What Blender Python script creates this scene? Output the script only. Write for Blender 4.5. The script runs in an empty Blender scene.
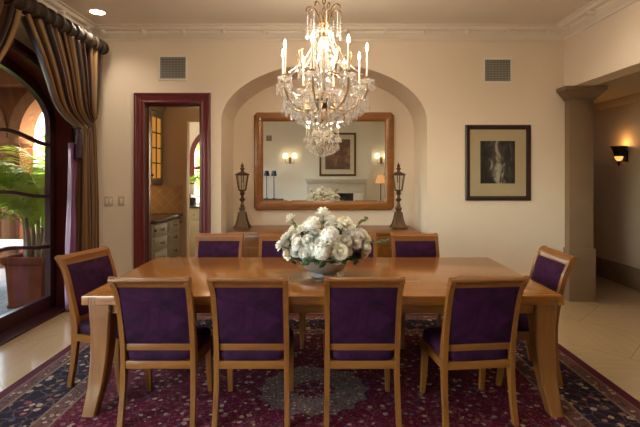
import bpy, bmesh, math, random
from mathutils import Vector, Matrix, Euler
random.seed(7)
SC = bpy.context.scene
COL = SC.collection
PI = math.pi
F = 440.0; H = 1.53; CX = 322.0; CY = 173.0
def W(px, py, D):
    return Vector(((px-CX)*D/F, D, H-(py-CY)*D/F))

# ------------------------------------------------------------------ materials
class G:
    """small node graph helper"""
    def __init__(s, name):
        s.m = bpy.data.materials.new(name); s.m.use_nodes = True
        s.nt = s.m.node_tree; s.nt.nodes.clear()
        s.out = s.nt.nodes.new('ShaderNodeOutputMaterial')
    def n(s, t, **kw):
        nd = s.nt.nodes.new(t)
        for k, v in kw.items(): setattr(nd, k, v)
        return nd
    def set(s, sock, v):
        if isinstance(v, bpy.types.NodeSocket): s.nt.links.new(v, sock)
        elif isinstance(v, (tuple, list)) and len(v) == 3 and sock.type == 'RGBA': sock.default_value = (*v, 1)
        else: sock.default_value = v
    def math(s, op, a, b=None, c=None, clamp=False):
        nd = s.n('ShaderNodeMath', operation=op); nd.use_clamp = clamp
        s.set(nd.inputs[0], a)
        if b is not None: s.set(nd.inputs[1], b)
        if c is not None: s.set(nd.inputs[2], c)
        return nd.outputs[0]
    def mix(s, f, a, b, mode='MIX'):
        nd = s.n('ShaderNodeMix', data_type='RGBA', blend_type=mode)
        s.set(nd.inputs[0], f); s.set(nd.inputs[6], a); s.set(nd.inputs[7], b)
        return nd.outputs[2]
    def coord(s, kind='Object', scale=(1,1,1), rot=(0,0,0), loc=(0,0,0)):
        tc = s.n('ShaderNodeTexCoord'); mp = s.n('ShaderNodeMapping')
        s.nt.links.new(tc.outputs[kind], mp.inputs[0])
        mp.inputs['Scale'].default_value = scale; mp.inputs['Rotation'].default_value = rot; mp.inputs['Location'].default_value = loc
        return mp.outputs[0]
    def noise(s, vec, scale=5, detail=3, rough=.5, dist=0):
        nd = s.n('ShaderNodeTexNoise'); s.set(nd.inputs['Vector'], vec)
        nd.inputs['Scale'].default_value = scale; nd.inputs['Detail'].default_value = detail
        nd.inputs['Roughness'].default_value = rough; nd.inputs['Distortion'].default_value = dist
        return nd.outputs['Fac']
    def vor(s, vec, scale, feature='F1', rnd=1.0):
        nd = s.n('ShaderNodeTexVoronoi', feature=feature); s.set(nd.inputs['Vector'], vec)
        nd.inputs['Scale'].default_value = scale; nd.inputs['Randomness'].default_value = rnd
        return nd
    def ramp(s, f, stops, interp='LINEAR'):
        nd = s.n('ShaderNodeValToRGB'); nd.color_ramp.interpolation = interp
        el = nd.color_ramp.elements
        while len(el) < len(stops): el.new(.5)
        for e, (p, c) in zip(el, stops):
            e.position = p; e.color = (*c, 1) if len(c) == 3 else c
        s.set(nd.inputs[0], f); return nd.outputs[0]
    def bump(s, h, strength=.2, dist=.01):
        nd = s.n('ShaderNodeBump'); s.set(nd.inputs['Height'], h)
        nd.inputs['Strength'].default_value = strength; nd.inputs['Distance'].default_value = dist
        return nd.outputs[0]
    def pbr(s, col, rough=.5, metal=0., normal=None, **kw):
        p = s.n('ShaderNodeBsdfPrincipled')
        s.set(p.inputs['Base Color'], col); s.set(p.inputs['Roughness'], rough); s.set(p.inputs['Metallic'], metal)
        if normal is not None: s.set(p.inputs['Normal'], normal)
        for k, v in kw.items(): s.set(p.inputs[k.replace('_', ' ')], v)
        s.nt.links.new(p.outputs[0], s.out.inputs[0]); return s.m

def plain(name, col, rough=.5, metal=0., var=.12, scale=6., bump=0., **kw):
    g = G(name); v = g.coord()
    n = g.noise(v, scale, 4)
    lo = tuple(c*(1-var) for c in col); hi = tuple(min(1, c*(1+var)) for c in col)
    c = g.mix(n, lo, hi)
    nm = g.bump(g.noise(v, scale*6, 3), bump, .004) if bump else None
    return g.pbr(c, rough, metal, nm, **kw)

def wood(name, dark, light, axis='x', rough=.3, coat=.3, scale=1.0):
    g = G(name)
    sc = {'x': (.9, 11, 11), 'y': (11, .9, 11), 'z': (11, 11, .9)}[axis]
    v = g.coord('Object', tuple(a*scale for a in sc))
    n1 = g.noise(v, 2.2, 6, .62, .6)
    n2 = g.noise(g.coord('Object', tuple(a*scale*5 for a in sc)), 3, 3, .6)
    n3 = g.noise(g.coord(), 2.2, 2)
    f = g.math('ADD', g.math('MULTIPLY', n1, .7), g.math('MULTIPLY', n2, .3))
    c = g.ramp(f, [(.28, dark), (.5, tuple((a+b)/2 for a, b in zip(dark, light))), (.72, light)])
    c = g.mix(g.math('MULTIPLY', n3, .35), c, tuple(a*.8 for a in dark))
    return g.pbr(c, rough, 0, g.bump(n2, .05, .002), Coat_Weight=coat, Coat_Roughness=.18)

def emis(name, col, strength):
    g = G(name); e = g.n('ShaderNodeEmission'); e.inputs[0].default_value = (*col, 1); e.inputs[1].default_value = strength
    g.nt.links.new(e.outputs[0], g.out.inputs[0]); return g.m

def thin_glass(name, tint=(.97, .98, .97), refl=.9, rough=0.0):
    g = G(name)
    t = g.n('ShaderNodeBsdfTransparent'); t.inputs[0].default_value = (*tint, 1)
    gl = g.n('ShaderNodeBsdfGlossy'); gl.inputs['Roughness'].default_value = rough
    fr = g.n('ShaderNodeLayerWeight'); fr.inputs[0].default_value = .5
    sch = g.math('ADD', .035, g.math('MULTIPLY', g.math('POWER', fr.outputs['Facing'], 5), .9))
    mx = g.n('ShaderNodeMixShader'); g.set(mx.inputs[0], g.math('MULTIPLY', sch, refl))
    g.nt.links.new(t.outputs[0], mx.inputs[1]); g.nt.links.new(gl.outputs[0], mx.inputs[2])
    g.nt.links.new(mx.outputs[0], g.out.inputs[0]); return g.m

def crystal_mat():
    g = G('cut_crystal')
    t = g.n('ShaderNodeBsdfTransparent'); t.inputs[0].default_value = (.97, .97, .97, 1)
    gl = g.n('ShaderNodeBsdfGlossy'); gl.inputs['Roughness'].default_value = .04; gl.inputs[0].default_value = (1, .98, .96, 1)
    df = g.n('ShaderNodeBsdfTranslucent'); df.inputs[0].default_value = (.95, .92, .88, 1)
    d2 = g.n('ShaderNodeBsdfDiffuse'); d2.inputs[0].default_value = (.95, .93, .9, 1)
    lw = g.n('ShaderNodeLayerWeight'); lw.inputs[0].default_value = .45
    m1 = g.n('ShaderNodeMixShader'); m1.inputs[0].default_value = .5
    g.nt.links.new(df.outputs[0], m1.inputs[1]); g.nt.links.new(d2.outputs[0], m1.inputs[2])
    m2 = g.n('ShaderNodeMixShader'); m2.inputs[0].default_value = .20
    g.nt.links.new(t.outputs[0], m2.inputs[1]); g.nt.links.new(m1.outputs[0], m2.inputs[2])
    m3 = g.n('ShaderNodeMixShader'); g.set(m3.inputs[0], g.math('ADD', g.math('MULTIPLY', lw.outputs[1], .5), .09, clamp=True))
    g.nt.links.new(m2.outputs[0], m3.inputs[1]); g.nt.links.new(gl.outputs[0], m3.inputs[2])
    g.nt.links.new(m3.outputs[0], g.out.inputs[0]); return g.m

def rug_mat(hx, hy):
    g = G('persian_wool')
    tc = g.n('ShaderNodeTexCoord'); co = tc.outputs['Object']
    sx = g.n('ShaderNodeSeparateXYZ'); g.set(sx.inputs[0], co)
    ax = g.math('ABSOLUTE', sx.outputs[0]); ay = g.math('ABSOLUTE', sx.outputs[1])
    d = g.math('MINIMUM', g.math('SUBTRACT', hx, ax), g.math('SUBTRACT', hy, ay))
    warp = g.n('ShaderNodeVectorMath', operation='ADD')
    wn = g.n('ShaderNodeTexNoise'); g.set(wn.inputs['Vector'], co); wn.inputs['Scale'].default_value = 9
    ws = g.n('ShaderNodeVectorMath', operation='SCALE'); g.set(ws.inputs[0], wn.outputs['Color']); ws.inputs['Scale'].default_value = .05
    g.set(warp.inputs[0], co); g.set(warp.inputs[1], ws.outputs[0]); wv = warp.outputs[0]
    cream = (.36, .25, .17); rose = (.22, .055, .07); slate = (.055, .05, .08); tan = (.17, .105, .065)
    def motif(base, sc, r, seed_cols, vine=None):
        v = g.vor(wv, sc); e = g.vor(wv, sc*.55, 'DISTANCE_TO_EDGE')
        sp = g.n('ShaderNodeSeparateColor'); g.set(sp.inputs[0], v.outputs['Color'])
        pc = g.ramp(sp.outputs[0], seed_cols, 'CONSTANT')
        c = base
        if vine: c = g.mix(g.math('LESS_THAN', e.outputs['Distance'], .03), c, vine)
        # flower: ring + heart
        c = g.mix(g.math('LESS_THAN', v.outputs['Distance'], r), c, pc)
        c = g.mix(g.math('LESS_THAN', v.outputs['Distance'], r*.38), c, g.mix(sp.outputs[1], base, cream))
        return c
    field = motif((.085, .006, .018), 21, .34, [(0, cream), (.3, rose), (.5, (.16, .03, .05)), (.68, slate), (.85, tan)], (.14, .03, .035))
    f2 = g.vor(wv, 44); field = g.mix(g.math('LESS_THAN', f2.outputs['Distance'], .22), field, g.mix(.5, rose, tan))
    border = motif((.014, .008, .017), 17, .36, [(0, cream), (.25, rose), (.45, (.03, .025, .05)), (.65, tan), (.85, slate)], (.085, .05, .042))
    guard = motif((.12, .062, .048), 30, .40, [(0, (.10, .02, .03)), (.4, (.04, .03, .06)), (.7, cream)], (.07, .02, .03))
    # medallion with a lobed outline
    mx_, my_ = sx.outputs[0], sx.outputs[1]
    rr = g.math('SQRT', g.math('ADD', g.math('POWER', g.math('DIVIDE', ax, .37), 2), g.math('POWER', g.math('DIVIDE', ay, .34), 2)))
    ang = g.math('ARCTAN2', my_, mx_)
    lob = g.math('MULTIPLY', g.math('ABSOLUTE', g.math('SINE', g.math('MULTIPLY', ang, 8))), .12)
    rl = g.math('ADD', rr, lob)
    med = motif((.155, .105, .078), 34, .34, [(0, (.10, .02, .04)), (.35, (.05, .045, .09)), (.6, cream)], (.09, .03, .04))
    core = motif((.075, .008, .02), 28, .36, [(0, cream), (.5, tan), (.8, rose)], (.20, .12, .10))
    c = g.mix(g.math('LESS_THAN', rl, 1.10), field, (.03, .02, .05))
    c = g.mix(g.math('LESS_THAN', rl, 1.08), c, med)
    c = g.mix(g.math('LESS_THAN', rl, .45), c, core)
    for lim, col in ((.60, (.20, .13, .085)), (.585, guard), (.49, (.19, .125, .08)), (.475, border), (.185, (.19, .125, .08)), (.17, guard), (.085, (.19, .12, .08)), (.075, (.075, .012, .02))):
        c = g.mix(g.math('LESS_THAN', d, lim), c, col)
    fine = g.noise(co, 140, 2)
    c = g.mix(g.math('MULTIPLY', fine, .5), c, g.mix(.5, c, (.02, .005, .01)))
    return g.pbr(c, .95, 0, g.bump(fine, .5, .006), Specular_IOR_Level=.1)

def travertine(name, c1, c2, mortar, tile=.75, rough=.16, rot=PI/4):
    g = G(name)
    v = g.coord('Object', (1, 1, 1), (0, 0, rot))
    b = g.n('ShaderNodeTexBrick'); g.set(b.inputs['Vector'], v)
    b.offset = .5; b.inputs['Scale'].default_value = 1.0
    b.inputs['Color1'].default_value = (0, 0, 0, 1); b.inputs['Color2'].default_value = (1, 1, 1, 1); b.inputs['Mortar'].default_value = (.5, .5, .5, 1)
    b.inputs['Mortar Size'].default_value = .0035; b.inputs['Brick Width'].default_value = tile*1.5; b.inputs['Row Height'].default_value = tile
    n1 = g.noise(g.coord('Object', (1.2, 9, 1), (0, 0, rot)), 2.5, 6, .6, .4)
    n2 = g.noise(g.coord('Object', (9, 1.2, 1), (0, 0, rot)), 2.5, 6, .6, .4)
    sel = g.math('GREATER_THAN', b.outputs['Color'], .5)
    n = g.mix(sel, n1, n2)
    c = g.mix(n, c1, c2)
    c = g.mix(g.math('MULTIPLY', b.outputs['Color'], .25), c, c1)
    c = g.mix(g.math('MULTIPLY', b.outputs['Fac'], .6), c, mortar)
    return g.pbr(c, g.math('ADD', g.math('MULTIPLY', n, .12), rough), 0, g.bump(b.outputs['Fac'], -.15, .002))

def stripe_mat(name, cols, rep, rough=.42):
    g = G(name)
    uv = g.n('ShaderNodeTexCoord'); sx = g.n('ShaderNodeSeparateXYZ'); g.set(sx.inputs[0], uv.outputs['UV'])
    f = g.math('FRACT', g.math('MULTIPLY', sx.outputs[0], rep))
    c = g.ramp(f, cols, 'CONSTANT')
    fine = g.math('SINE', g.math('MULTIPLY', sx.outputs[0], rep*90))
    c = g.mix(g.math('MULTIPLY', g.math('ABSOLUTE', fine), .25), c, (.05, .03, .015))
    return g.pbr(c, rough, 0, None, Sheen_Weight=.4, Sheen_Roughness=.3)

M = {}
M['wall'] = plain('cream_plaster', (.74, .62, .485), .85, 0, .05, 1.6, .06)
M['ceil'] = plain('ceiling_paint', (.74, .66, .56), .9, 0, .03, 1.2)
M['trim'] = plain('ivory_trim', (.74, .66, .56), .6, 0, .04, 3)
M['rearwall'] = plain('pale_plaster', (.72, .70, .62), .85, 0, .04, 1.5)
M['oak_x'] = wood('honey_wood_long', (.125, .040, .007), (.285, .112, .021), 'x', .30, .15)
M['oak_y'] = wood('honey_wood_deep', (.125, .040, .007), (.285, .112, .021), 'y', .30, .15)
M['oak_z'] = wood('honey_wood_upright', (.125, .040, .007), (.275, .107, .020), 'z', .34, .15)
M['table_x'] = wood('table_wood', (.175, .060, .009), (.37, .148, .027), 'x', .17, .25)
M['burl'] = wood('mirror_frame_wood', (.17, .055, .008), (.36, .135, .022), 'x', .3, .3, .6)
M['groove'] = plain('dark_groove', (.12, .05, .015), .5)
M['maroon'] = wood('maroon_painted_wood', (.10, .013, .014), (.155, .022, .022), 'z', .34, .15)
M['darkmaroon'] = wood('dark_maroon_wood', (.030, .007, .009), (.055, .012, .015), 'z', .4, .1)
def velvet(name, a, b):
    g = G(name); v = g.coord()
    n = g.noise(v, 7, 5, .65, .8); n2 = g.noise(v, 90, 2)
    c = g.ramp(n, [(.35, a), (.68, b)])
    return g.pbr(c, .8, 0, g.bump(n2, .15, .002), Sheen_Weight=.16, Sheen_Roughness=.28, Sheen_Tint=(.65, .25, .70), Specular_IOR_Level=.15)
M['velvet'] = velvet('purple_velvet', (.013, .0020, .011), (.042, .0064, .035))
M['iron'] = plain('dark_iron', (.022, .018, .016), .45, .6, .2, 20)
M['bronze'] = plain('antique_bronze', (.115, .066, .030), .45, .6, .35, 25, .1)
M['brass'] = plain('aged_brass', (.30, .19, .085), .35, .85, .3, 30)
M['gilt'] = plain('pale_gilt', (.42, .30, .17), .35, .7, .3, 30)
M['silver'] = plain('polished_silver', (.62, .61, .60), .3, .75, .08, 30, .15)
M['glass'] = thin_glass('window_glass')
M['lantern_glass'] = thin_glass('lantern_glass', (.9, .9, .88), 1.0, .05)
M['crystal'] = crystal_mat()
M['candle'] = plain('ivory_candle_sleeve', (.66, .58, .45), .5, 0, .05)
M['flame'] = emis('warm_bulb', (1, .76, .46), 20)
M['can'] = emis('downlight_lens', (1, .82, .60), 14)
M['pil'] = plain('brown_limestone', (.19, .12, .066), .75, 0, .22, 3, .15)
M['stonebase'] = plain('brown_stone_base', (.17, .11, .06), .6, 0, .2, 4)
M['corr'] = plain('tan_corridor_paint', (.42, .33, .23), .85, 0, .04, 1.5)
M['floor'] = travertine('travertine', (.37, .255, .14), (.50, .375, .235), (.20, .13, .07), rough=.09)
M['floor2'] = travertine('brown_travertine', (.23, .15, .085), (.30, .205, .12), (.12, .08, .05), .9, .3, 0)  # pantry stone; in the passage its darker brown imitates shade
M['drape'] = stripe_mat('striped_silk', [(0, (.25, .13, .038)), (.24, (.030, .009, .010)), (.40, (.17, .085, .03)), (.52, (.34, .205, .08)), (.64, (.026, .008, .010)), (.82, (.13, .06, .024))], 14)
M['lining'] = plain('purple_silk', (.24, .085, .22), .4, 0, .3, 6, .1, Sheen_Weight=.5)
M['rope'] = plain('brown_cord', (.10, .05, .025), .7, 0, .3, 60, .3)
M['tassel'] = plain('dark_purple_fringe', (.055, .022, .035), .8, 0, .4, 50, .3)
M['rodwrap'] = plain('dark_wrapped_fabric', (.030, .016, .009), .55, 0, .35, 25, .3)
M['rodring'] = plain('bronze_ring_fabric', (.085, .05, .02), .5, .2, .3, 25, .2)
M['white'] = plain('white_plaster', (.74, .70, .62), .7, 0, .03, 3)
M['plate'] = plain('ivory_plastic', (.52, .42, .29), .45, 0, .03)
M['ventdark'] = plain('vent_grey_metal', (.17, .16, .145), .5, .3, .1)
M['grille'] = plain('grey_vent_grille', (.30, .285, .25), .5, .2, .1)
M['black'] = plain('black_lacquer', (.012, .010, .010), .35, 0, .2)
M['framewood'] = plain('dark_frame_wood', (.028, .012, .009), .4, 0, .3, 15)
M['matboard'] = plain('cream_matboard', (.50, .41, .25), .8, 0, .03)
M['bg_dark'] = plain('dark_firebox', (.03, .025, .022), .9)  # even near-black for the firebox opening
M['terra'] = plain('terracotta', (.115, .034, .018), .8, 0, .5, 5, .25, Specular_IOR_Level=0.0)
M['soil'] = plain('soil', (.04, .025, .015), .95, 0, .3, 30, .5)
M['paver'] = None
M['leaf'] = plain('palm_leaf', (.30, .42, .06), .45, 0, .4, 4, Specular_IOR_Level=0.1)
M['leaf2'] = plain('garden_leaf', (.24, .38, .06), .5, 0, .5, 3, Specular_IOR_Level=0.1)
M['leafdark'] = plain('dark_foliage', (.030, .065, .018), .4, 0, .4, 8)
M['stem'] = plain('green_stem', (.13, .19, .06), .5)
M['trunk'] = plain('palm_trunk', (.16, .115, .07), .85, 0, .3, 20, .4, Specular_IOR_Level=0.0)
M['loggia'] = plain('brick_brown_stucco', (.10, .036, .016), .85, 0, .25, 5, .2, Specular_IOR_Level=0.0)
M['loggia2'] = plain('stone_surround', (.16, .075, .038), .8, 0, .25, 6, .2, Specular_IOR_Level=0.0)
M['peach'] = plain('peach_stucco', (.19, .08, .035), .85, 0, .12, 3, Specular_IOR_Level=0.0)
M['creamout'] = plain('cream_stucco', (.72, .60, .42), .85, 0, .08, 2, Specular_IOR_Level=0.0)
M['petal'] = plain('white_petal', (.90, .89, .82), .6, 0, .04, 20)
M['petal2'] = plain('ivory_petal', (.90, .86, .72), .6, 0, .06, 20)
M['cab'] = plain('putty_cabinet_paint', (.25, .215, .14), .5, 0, .07, 6)
M['cab2'] = plain('sage_cabinet_paint', (.34, .33, .23), .5, 0, .07, 6)
M['granite'] = plain('dark_granite', (.035, .030, .024), .18, 0, .5, 60)
M['tan'] = plain('tan_pantry_paint', (.47, .345, .22), .85, 0, .04, 2)
M['amber'] = emis('lit_cabinet_glass', (1, .40, .07), .30)
M['amberglow'] = emis('amber_sconce_glass', (1, .44, .10), .9)
M['marble'] = plain('grey_marble', (.55, .51, .45), .4, 0, .12, 5)
M['shade_w'] = emis('lit_lamp_shade', (1, .70, .40), 1.1)
M['shade_o'] = emis('amber_lamp_shade', (.9, .42, .16), .5)
M['sconceglow'] = emis('sconce_shade', (1, .74, .45), 3.0)
M['stone_green'] = plain('lawn', (.16, .22, .06), .9, 0, .4, 12)

def _mirror():
    g = G('mirror_silver'); gl = g.n('ShaderNodeBsdfGlossy'); gl.inputs[0].default_value = (.93, .95, .90, 1); gl.inputs['Roughness'].default_value = 0
    g.nt.links.new(gl.outputs[0], g.out.inputs[0]); return g.m
M['mirror'] = _mirror()
def _paver():
    g = G('slate_paver'); v = g.coord()
    b = g.n('ShaderNodeTexBrick'); g.set(b.inputs['Vector'], v); b.inputs['Scale'].default_value = 1
    b.inputs['Brick Width'].default_value = .45; b.inputs['Row Height'].default_value = .3; b.inputs['Mortar Size'].default_value = .008
    b.inputs['Color1'].default_value = (.055, .062, .074, 1); b.inputs['Color2'].default_value = (.08, .085, .1, 1); b.inputs['Mortar'].default_value = (.15, .15, .15, 1)
    return g.pbr(g.mix(g.math('MULTIPLY', g.noise(v, 6, 4), .5), b.outputs['Color'], (.12, .125, .14)), .7, Specular_IOR_Level=.1)
M['paver'] = _paver()
def _tile():
    g = G('diamond_tile')
    tc = g.n('ShaderNodeTexCoord'); sx = g.n('ShaderNodeSeparateXYZ'); g.set(sx.inputs[0], tc.outputs['Object'])
    h = g.math('ADD', sx.outputs[0], sx.outputs[1])
    a = g.math('FRACT', g.math('MULTIPLY', g.math('ADD', h, sx.outputs[2]), 6.2))
    b = g.math('FRACT', g.math('MULTIPLY', g.math('SUBTRACT', h, sx.outputs[2]), 6.2))
    ln = g.math('MAXIMUM', g.math('LESS_THAN', a, .07), g.math('LESS_THAN', b, .07))
    n = g.noise(tc.outputs['Object'], 14, 4)
    c = g.mix(n, (.29, .17, .085), (.40, .26, .14))
    c = g.mix(ln, c, (.46, .34, .22))
    return g.pbr(c, .45, 0, g.bump(ln, -.3, .003))
M['tile'] = _tile()
def _print():
    """generic dark engraving: pale upright strokes on near-black"""
    g = G('engraving'); v = g.coord('Object', (9, 9, 5.2), (0, .18, 0))
    n = g.noise(v, 1.0, 5, .6, 1.2)
    tc = g.n('ShaderNodeTexCoord'); sx = g.n('ShaderNodeSeparateXYZ'); g.set(sx.inputs[0], tc.outputs['Object'])
    d = g.math('SUBTRACT', 1, g.math('MULTIPLY', g.math('ABSOLUTE', g.math('ADD', sx.outputs[0], g.math('MULTIPLY', sx.outputs[2], .10))), 6.5), clamp=True)
    f = g.math('ADD', g.math('MULTIPLY', n, .75), g.math('MULTIPLY', d, .22))
    c = g.ramp(f, [(.40, (.018, .017, .015)), (.52, (.07, .065, .055)), (.60, (.36, .33, .27)), (.75, (.46, .42, .34))])
    return g.pbr(c, .5)
M['print'] = _print()
def _paint():
    g = G('dim_oil_painting'); v = g.coord('Object', (3, 3, 3))
    c = g.ramp(g.noise(v, 1.6, 5, .6, .8), [(.3, (.05, .025, .015)), (.5, (.13, .06, .03)), (.62, (.22, .12, .06)), (.75, (.33, .2, .1))])
    return g.pbr(c, .5)
M['painting'] = _paint()

# ------------------------------------------------------------------ mesh builder
def catmull(pts, n=8):
    pts = [Vector(p) for p in pts]
    P = [pts[0]*2-pts[1]] + pts + [pts[-1]*2-pts[-2]]
    out = []
    for i in range(1, len(P)-2):
        a, b, c, d = P[i-1:i+3]
        for k in range(n):
            t = k/n
            out.append(.5*((2*b)+(c-a)*t+(2*a-5*b+4*c-d)*t*t+(3*b-a-3*c+d)*t**3))
    out.append(pts[-1]); return out

class MB:
    def __init__(s): s.bm = bmesh.new()
    def box(s, lo, hi, bev=0, rz=0, taper=None):
        lo = Vector(lo); hi = Vector(hi)
        c = (lo+hi)/2; d = hi-lo
        r = bmesh.ops.create_cube(s.bm, size=1, matrix=Matrix.Translation(c) @ Matrix.Rotation(rz, 4, 'Z') @ Matrix.Diagonal((d.x, d.y, d.z, 1)))
        if bev:
            es = list({e for v in r['verts'] for e in v.link_edges})
            bmesh.ops.bevel(s.bm, geom=es, offset=bev, segments=2, affect='EDGES', profile=.6)
        return s
    def hull8(s, bottom, top):
        vs = [s.bm.verts.new(p) for p in bottom+top]
        n = len(bottom)
        s.bm.faces.new(vs[:n][::-1]); s.bm.faces.new(vs[n:])
        for i in range(n): s.bm.faces.new((vs[i], vs[(i+1) % n], vs[n+(i+1) % n], vs[n+i]))
        return s
    def loft(s, rings, closed=True, cap=True):
        R = [[s.bm.verts.new(p) for p in r] for r in rings]
        n = len(R[0])
        for a, b in zip(R, R[1:]):
            for i in range(n if closed else n-1):
                j = (i+1) % n
                s.bm.faces.new((a[i], a[j], b[j], b[i]))
        if cap and closed:
            s.bm.faces.new(R[0][::-1]); s.bm.faces.new(R[-1])
        return s
    def bar(s, pts, ws, hs, up=(1, 0, 0)):
        """rectangular section swept along pts; ws along 'up', hs across"""
        pts = [Vector(p) for p in pts]; rings = []
        n = len(pts)
        for i, p in enumerate(pts):
            t = (pts[min(i+1, n-1)]-pts[max(i-1, 0)]).normalized()
            u = Vector(up); u = (u-t*u.dot(t)).normalized(); v = t.cross(u)
            w = ws[i] if isinstance(ws, (list, tuple)) else ws
            h = hs[i] if isinstance(hs, (list, tuple)) else hs
            rings.append([p+u*a*w/2+v*b*h/2 for a, b in ((-1, -1), (1, -1), (1, 1), (-1, 1))])
        return s.loft(rings)
    def tube(s, pts, r, n=8, cap=True):
        pts = [Vector(p) for p in pts]; rings = []; m = len(pts)
        t0 = (pts[1]-pts[0]).normalized()
        u = t0.orthogonal().normalized()
        for i, p in enumerate(pts):
            t = (pts[min(i+1, m-1)]-pts[max(i-1, 0)]).normalized()
            u = (u-t*u.dot(t))
            u = u.normalized() if u.length > 1e-6 else t.orthogonal().normalized()
            v = t.cross(u)
            rr = r[i] if isinstance(r, (list, tuple)) else r
            rings.append([p+(u*math.cos(2*PI*k/n)+v*math.sin(2*PI*k/n))*rr for k in range(n)])
        return s.loft(rings, True, cap)
    def lathe(s, prof, n=24, c=(0, 0, 0), sx=1, sy=1):
        """profile of (r, z)"""
        c = Vector(c)
        rings = [[c+Vector((max(r, 1e-4)*math.cos(2*PI*k/n)*sx, max(r, 1e-4)*math.sin(2*PI*k/n)*sy, z)) for k in range(n)] for r, z in prof]
        return s.loft(rings)
    def ball(s, c, r, sub=2, sc=(1, 1, 1)):
        bmesh.ops.create_icosphere(s.bm, subdivisions=sub, radius=r, matrix=Matrix.Translation(c) @ Matrix.Diagonal((*sc, 1)))
        return s
    def prism(s, poly, axis, a, b):
        """poly of 2D pts extruded along axis between a and b"""
        def p3(p, t):
            return {'x': (t, p[0], p[1]), 'y': (p[0], t, p[1]), 'z': (p[0], p[1], t)}[axis]
        A = [s.bm.verts.new(p3(p, a)) for p in poly]; B = [s.bm.verts.new(p3(p, b)) for p in poly]
        fa = s.bm.faces.new(A); fb = s.bm.faces.new(B[::-1]); n = len(poly)
        for i in range(n): s.bm.faces.new((A[i], B[i], B[(i+1) % n], A[(i+1) % n]))
        bmesh.ops.triangulate(s.bm, faces=[fa, fb])
        return s
    def grid(s, fn, nu, nv, uv=False):
        V = [[s.bm.verts.new(fn(i/nu, j/nv)) for i in range(nu+1)] for j in range(nv+1)]
        L = s.bm.loops.layers.uv.verify() if uv else None
        for j in range(nv):
            for i in range(nu):
                f = s.bm.faces.new((V[j][i], V[j][i+1], V[j+1][i+1], V[j+1][i]))
                if L:
                    for lp, (a, b) in zip(f.loops, ((i, j), (i+1, j), (i+1, j+1), (i, j+1))): lp[L].uv = (a/nu, b/nv)
        return s
    def xf(s, mtx):
        bmesh.ops.transform(s.bm, matrix=mtx, verts=s.bm.verts); return s
    def build(s, name, mat, parent=None, world=False, smooth=True, angle=35, solid=0, keep=False):
        bm = s.bm
        if not keep: bmesh.ops.recalc_face_normals(bm, faces=bm.faces)
        off = Vector((0, 0, 0))
        if world and parent:
            p = parent
            while p: off += p.location; p = p.parent
            bmesh.ops.translate(bm, vec=-off, verts=bm.verts)
        loc = Vector((0, 0, 0))
        if parent is None:
            lo = [min(v.co[i] for v in bm.verts) for i in range(3)]; hi = [max(v.co[i] for v in bm.verts) for i in range(3)]
            loc = Vector(((lo[0]+hi[0])/2, (lo[1]+hi[1])/2, lo[2]))
            bmesh.ops.translate(bm, vec=-loc, verts=bm.verts)
        me = bpy.data.meshes.new(name)
        for f in bm.faces: f.smooth = smooth
        bm.to_mesh(me); bm.free()
        if smooth: me.set_sharp_from_angle(angle=math.radians(angle))
        me.materials.append(mat)
        o = bpy.data.objects.new(name, me); COL.objects.link(o)
        o.parent = parent; o.location = loc
        if solid:
            md = o.modifiers.new('thickness', 'SOLIDIFY'); md.thickness = solid
        return o

def tag(o, label=None, cat=None, group=None):
    if label: o['label'] = label
    if cat: o['category'] = cat
    if group: o['group'] = group
    return o
def thing(name, label, cat, loc=(0, 0, 0), rz=0, group=None):
    o = bpy.data.objects.new(name, None); COL.objects.link(o)
    o.empty_display_size = .05; o.location = loc; o.rotation_euler = (0, 0, rz)
    return tag(o, label, cat, group)
def struct(o):
    o['kind'] = 'structure'; return o
KIDS = {}
def kids(o):
    if not KIDS:
        for x in COL.objects:
            if x.parent: KIDS.setdefault(x.parent.name, []).append(x)
    return KIDS.get(o.name, [])
def copy_tree(o, parent=None):
    src = [x for x in COL.objects if x.parent == o]
    c = o.copy(); COL.objects.link(c); c.parent = parent
    for ch in src: copy_tree(ch, c)
    return c
def put(o, loc, rz=0, label=None, group=None):
    o.location = loc; o.rotation_euler = (0, 0, rz)
    if label: o['label'] = label
    if group: o['group'] = group
    return o

# ------------------------------------------------------------------ room shell
YB = 5.35; YN = 6.10; XL = -2.85; XR = 2.94; ZC = 3.28; YR = -1.55
XC = 4.12
# floor
struct(MB().box((-3.16, YR-.2, -.1), (3.2, YB+.2, 0)).build('floor', M['floor']))
struct(MB().box((3.2, YR-.2, -.1), (XC+.15, 5.14, 0)).build('floor_corridor', M['floor']))
struct(MB().box((3.2, 5.14, -.1), (XC+.15, 7.5, 0)).build('floor_passage_dimmed', M['floor2']))  # darker stone colour carries the shade on the floor past the pilaster
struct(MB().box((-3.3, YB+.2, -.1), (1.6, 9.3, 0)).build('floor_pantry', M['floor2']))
# ceiling
struct(MB().box((-3.16, YR-.2, ZC), (XR+.26, YB+.95, ZC+.25)).build('ceiling', M['ceil']))
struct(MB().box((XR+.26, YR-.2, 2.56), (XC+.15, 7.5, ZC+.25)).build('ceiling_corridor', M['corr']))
struct(MB().box((-3.3, YB+.16, 2.62), (-1.30, 6.75, 2.75)).build('ceiling_pantry', M['tan']))
struct(MB().box((-3.3, 6.75, 2.75), (1.6, 9.3, 2.9)).build('ceiling_kitchen', M['white']))

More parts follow.
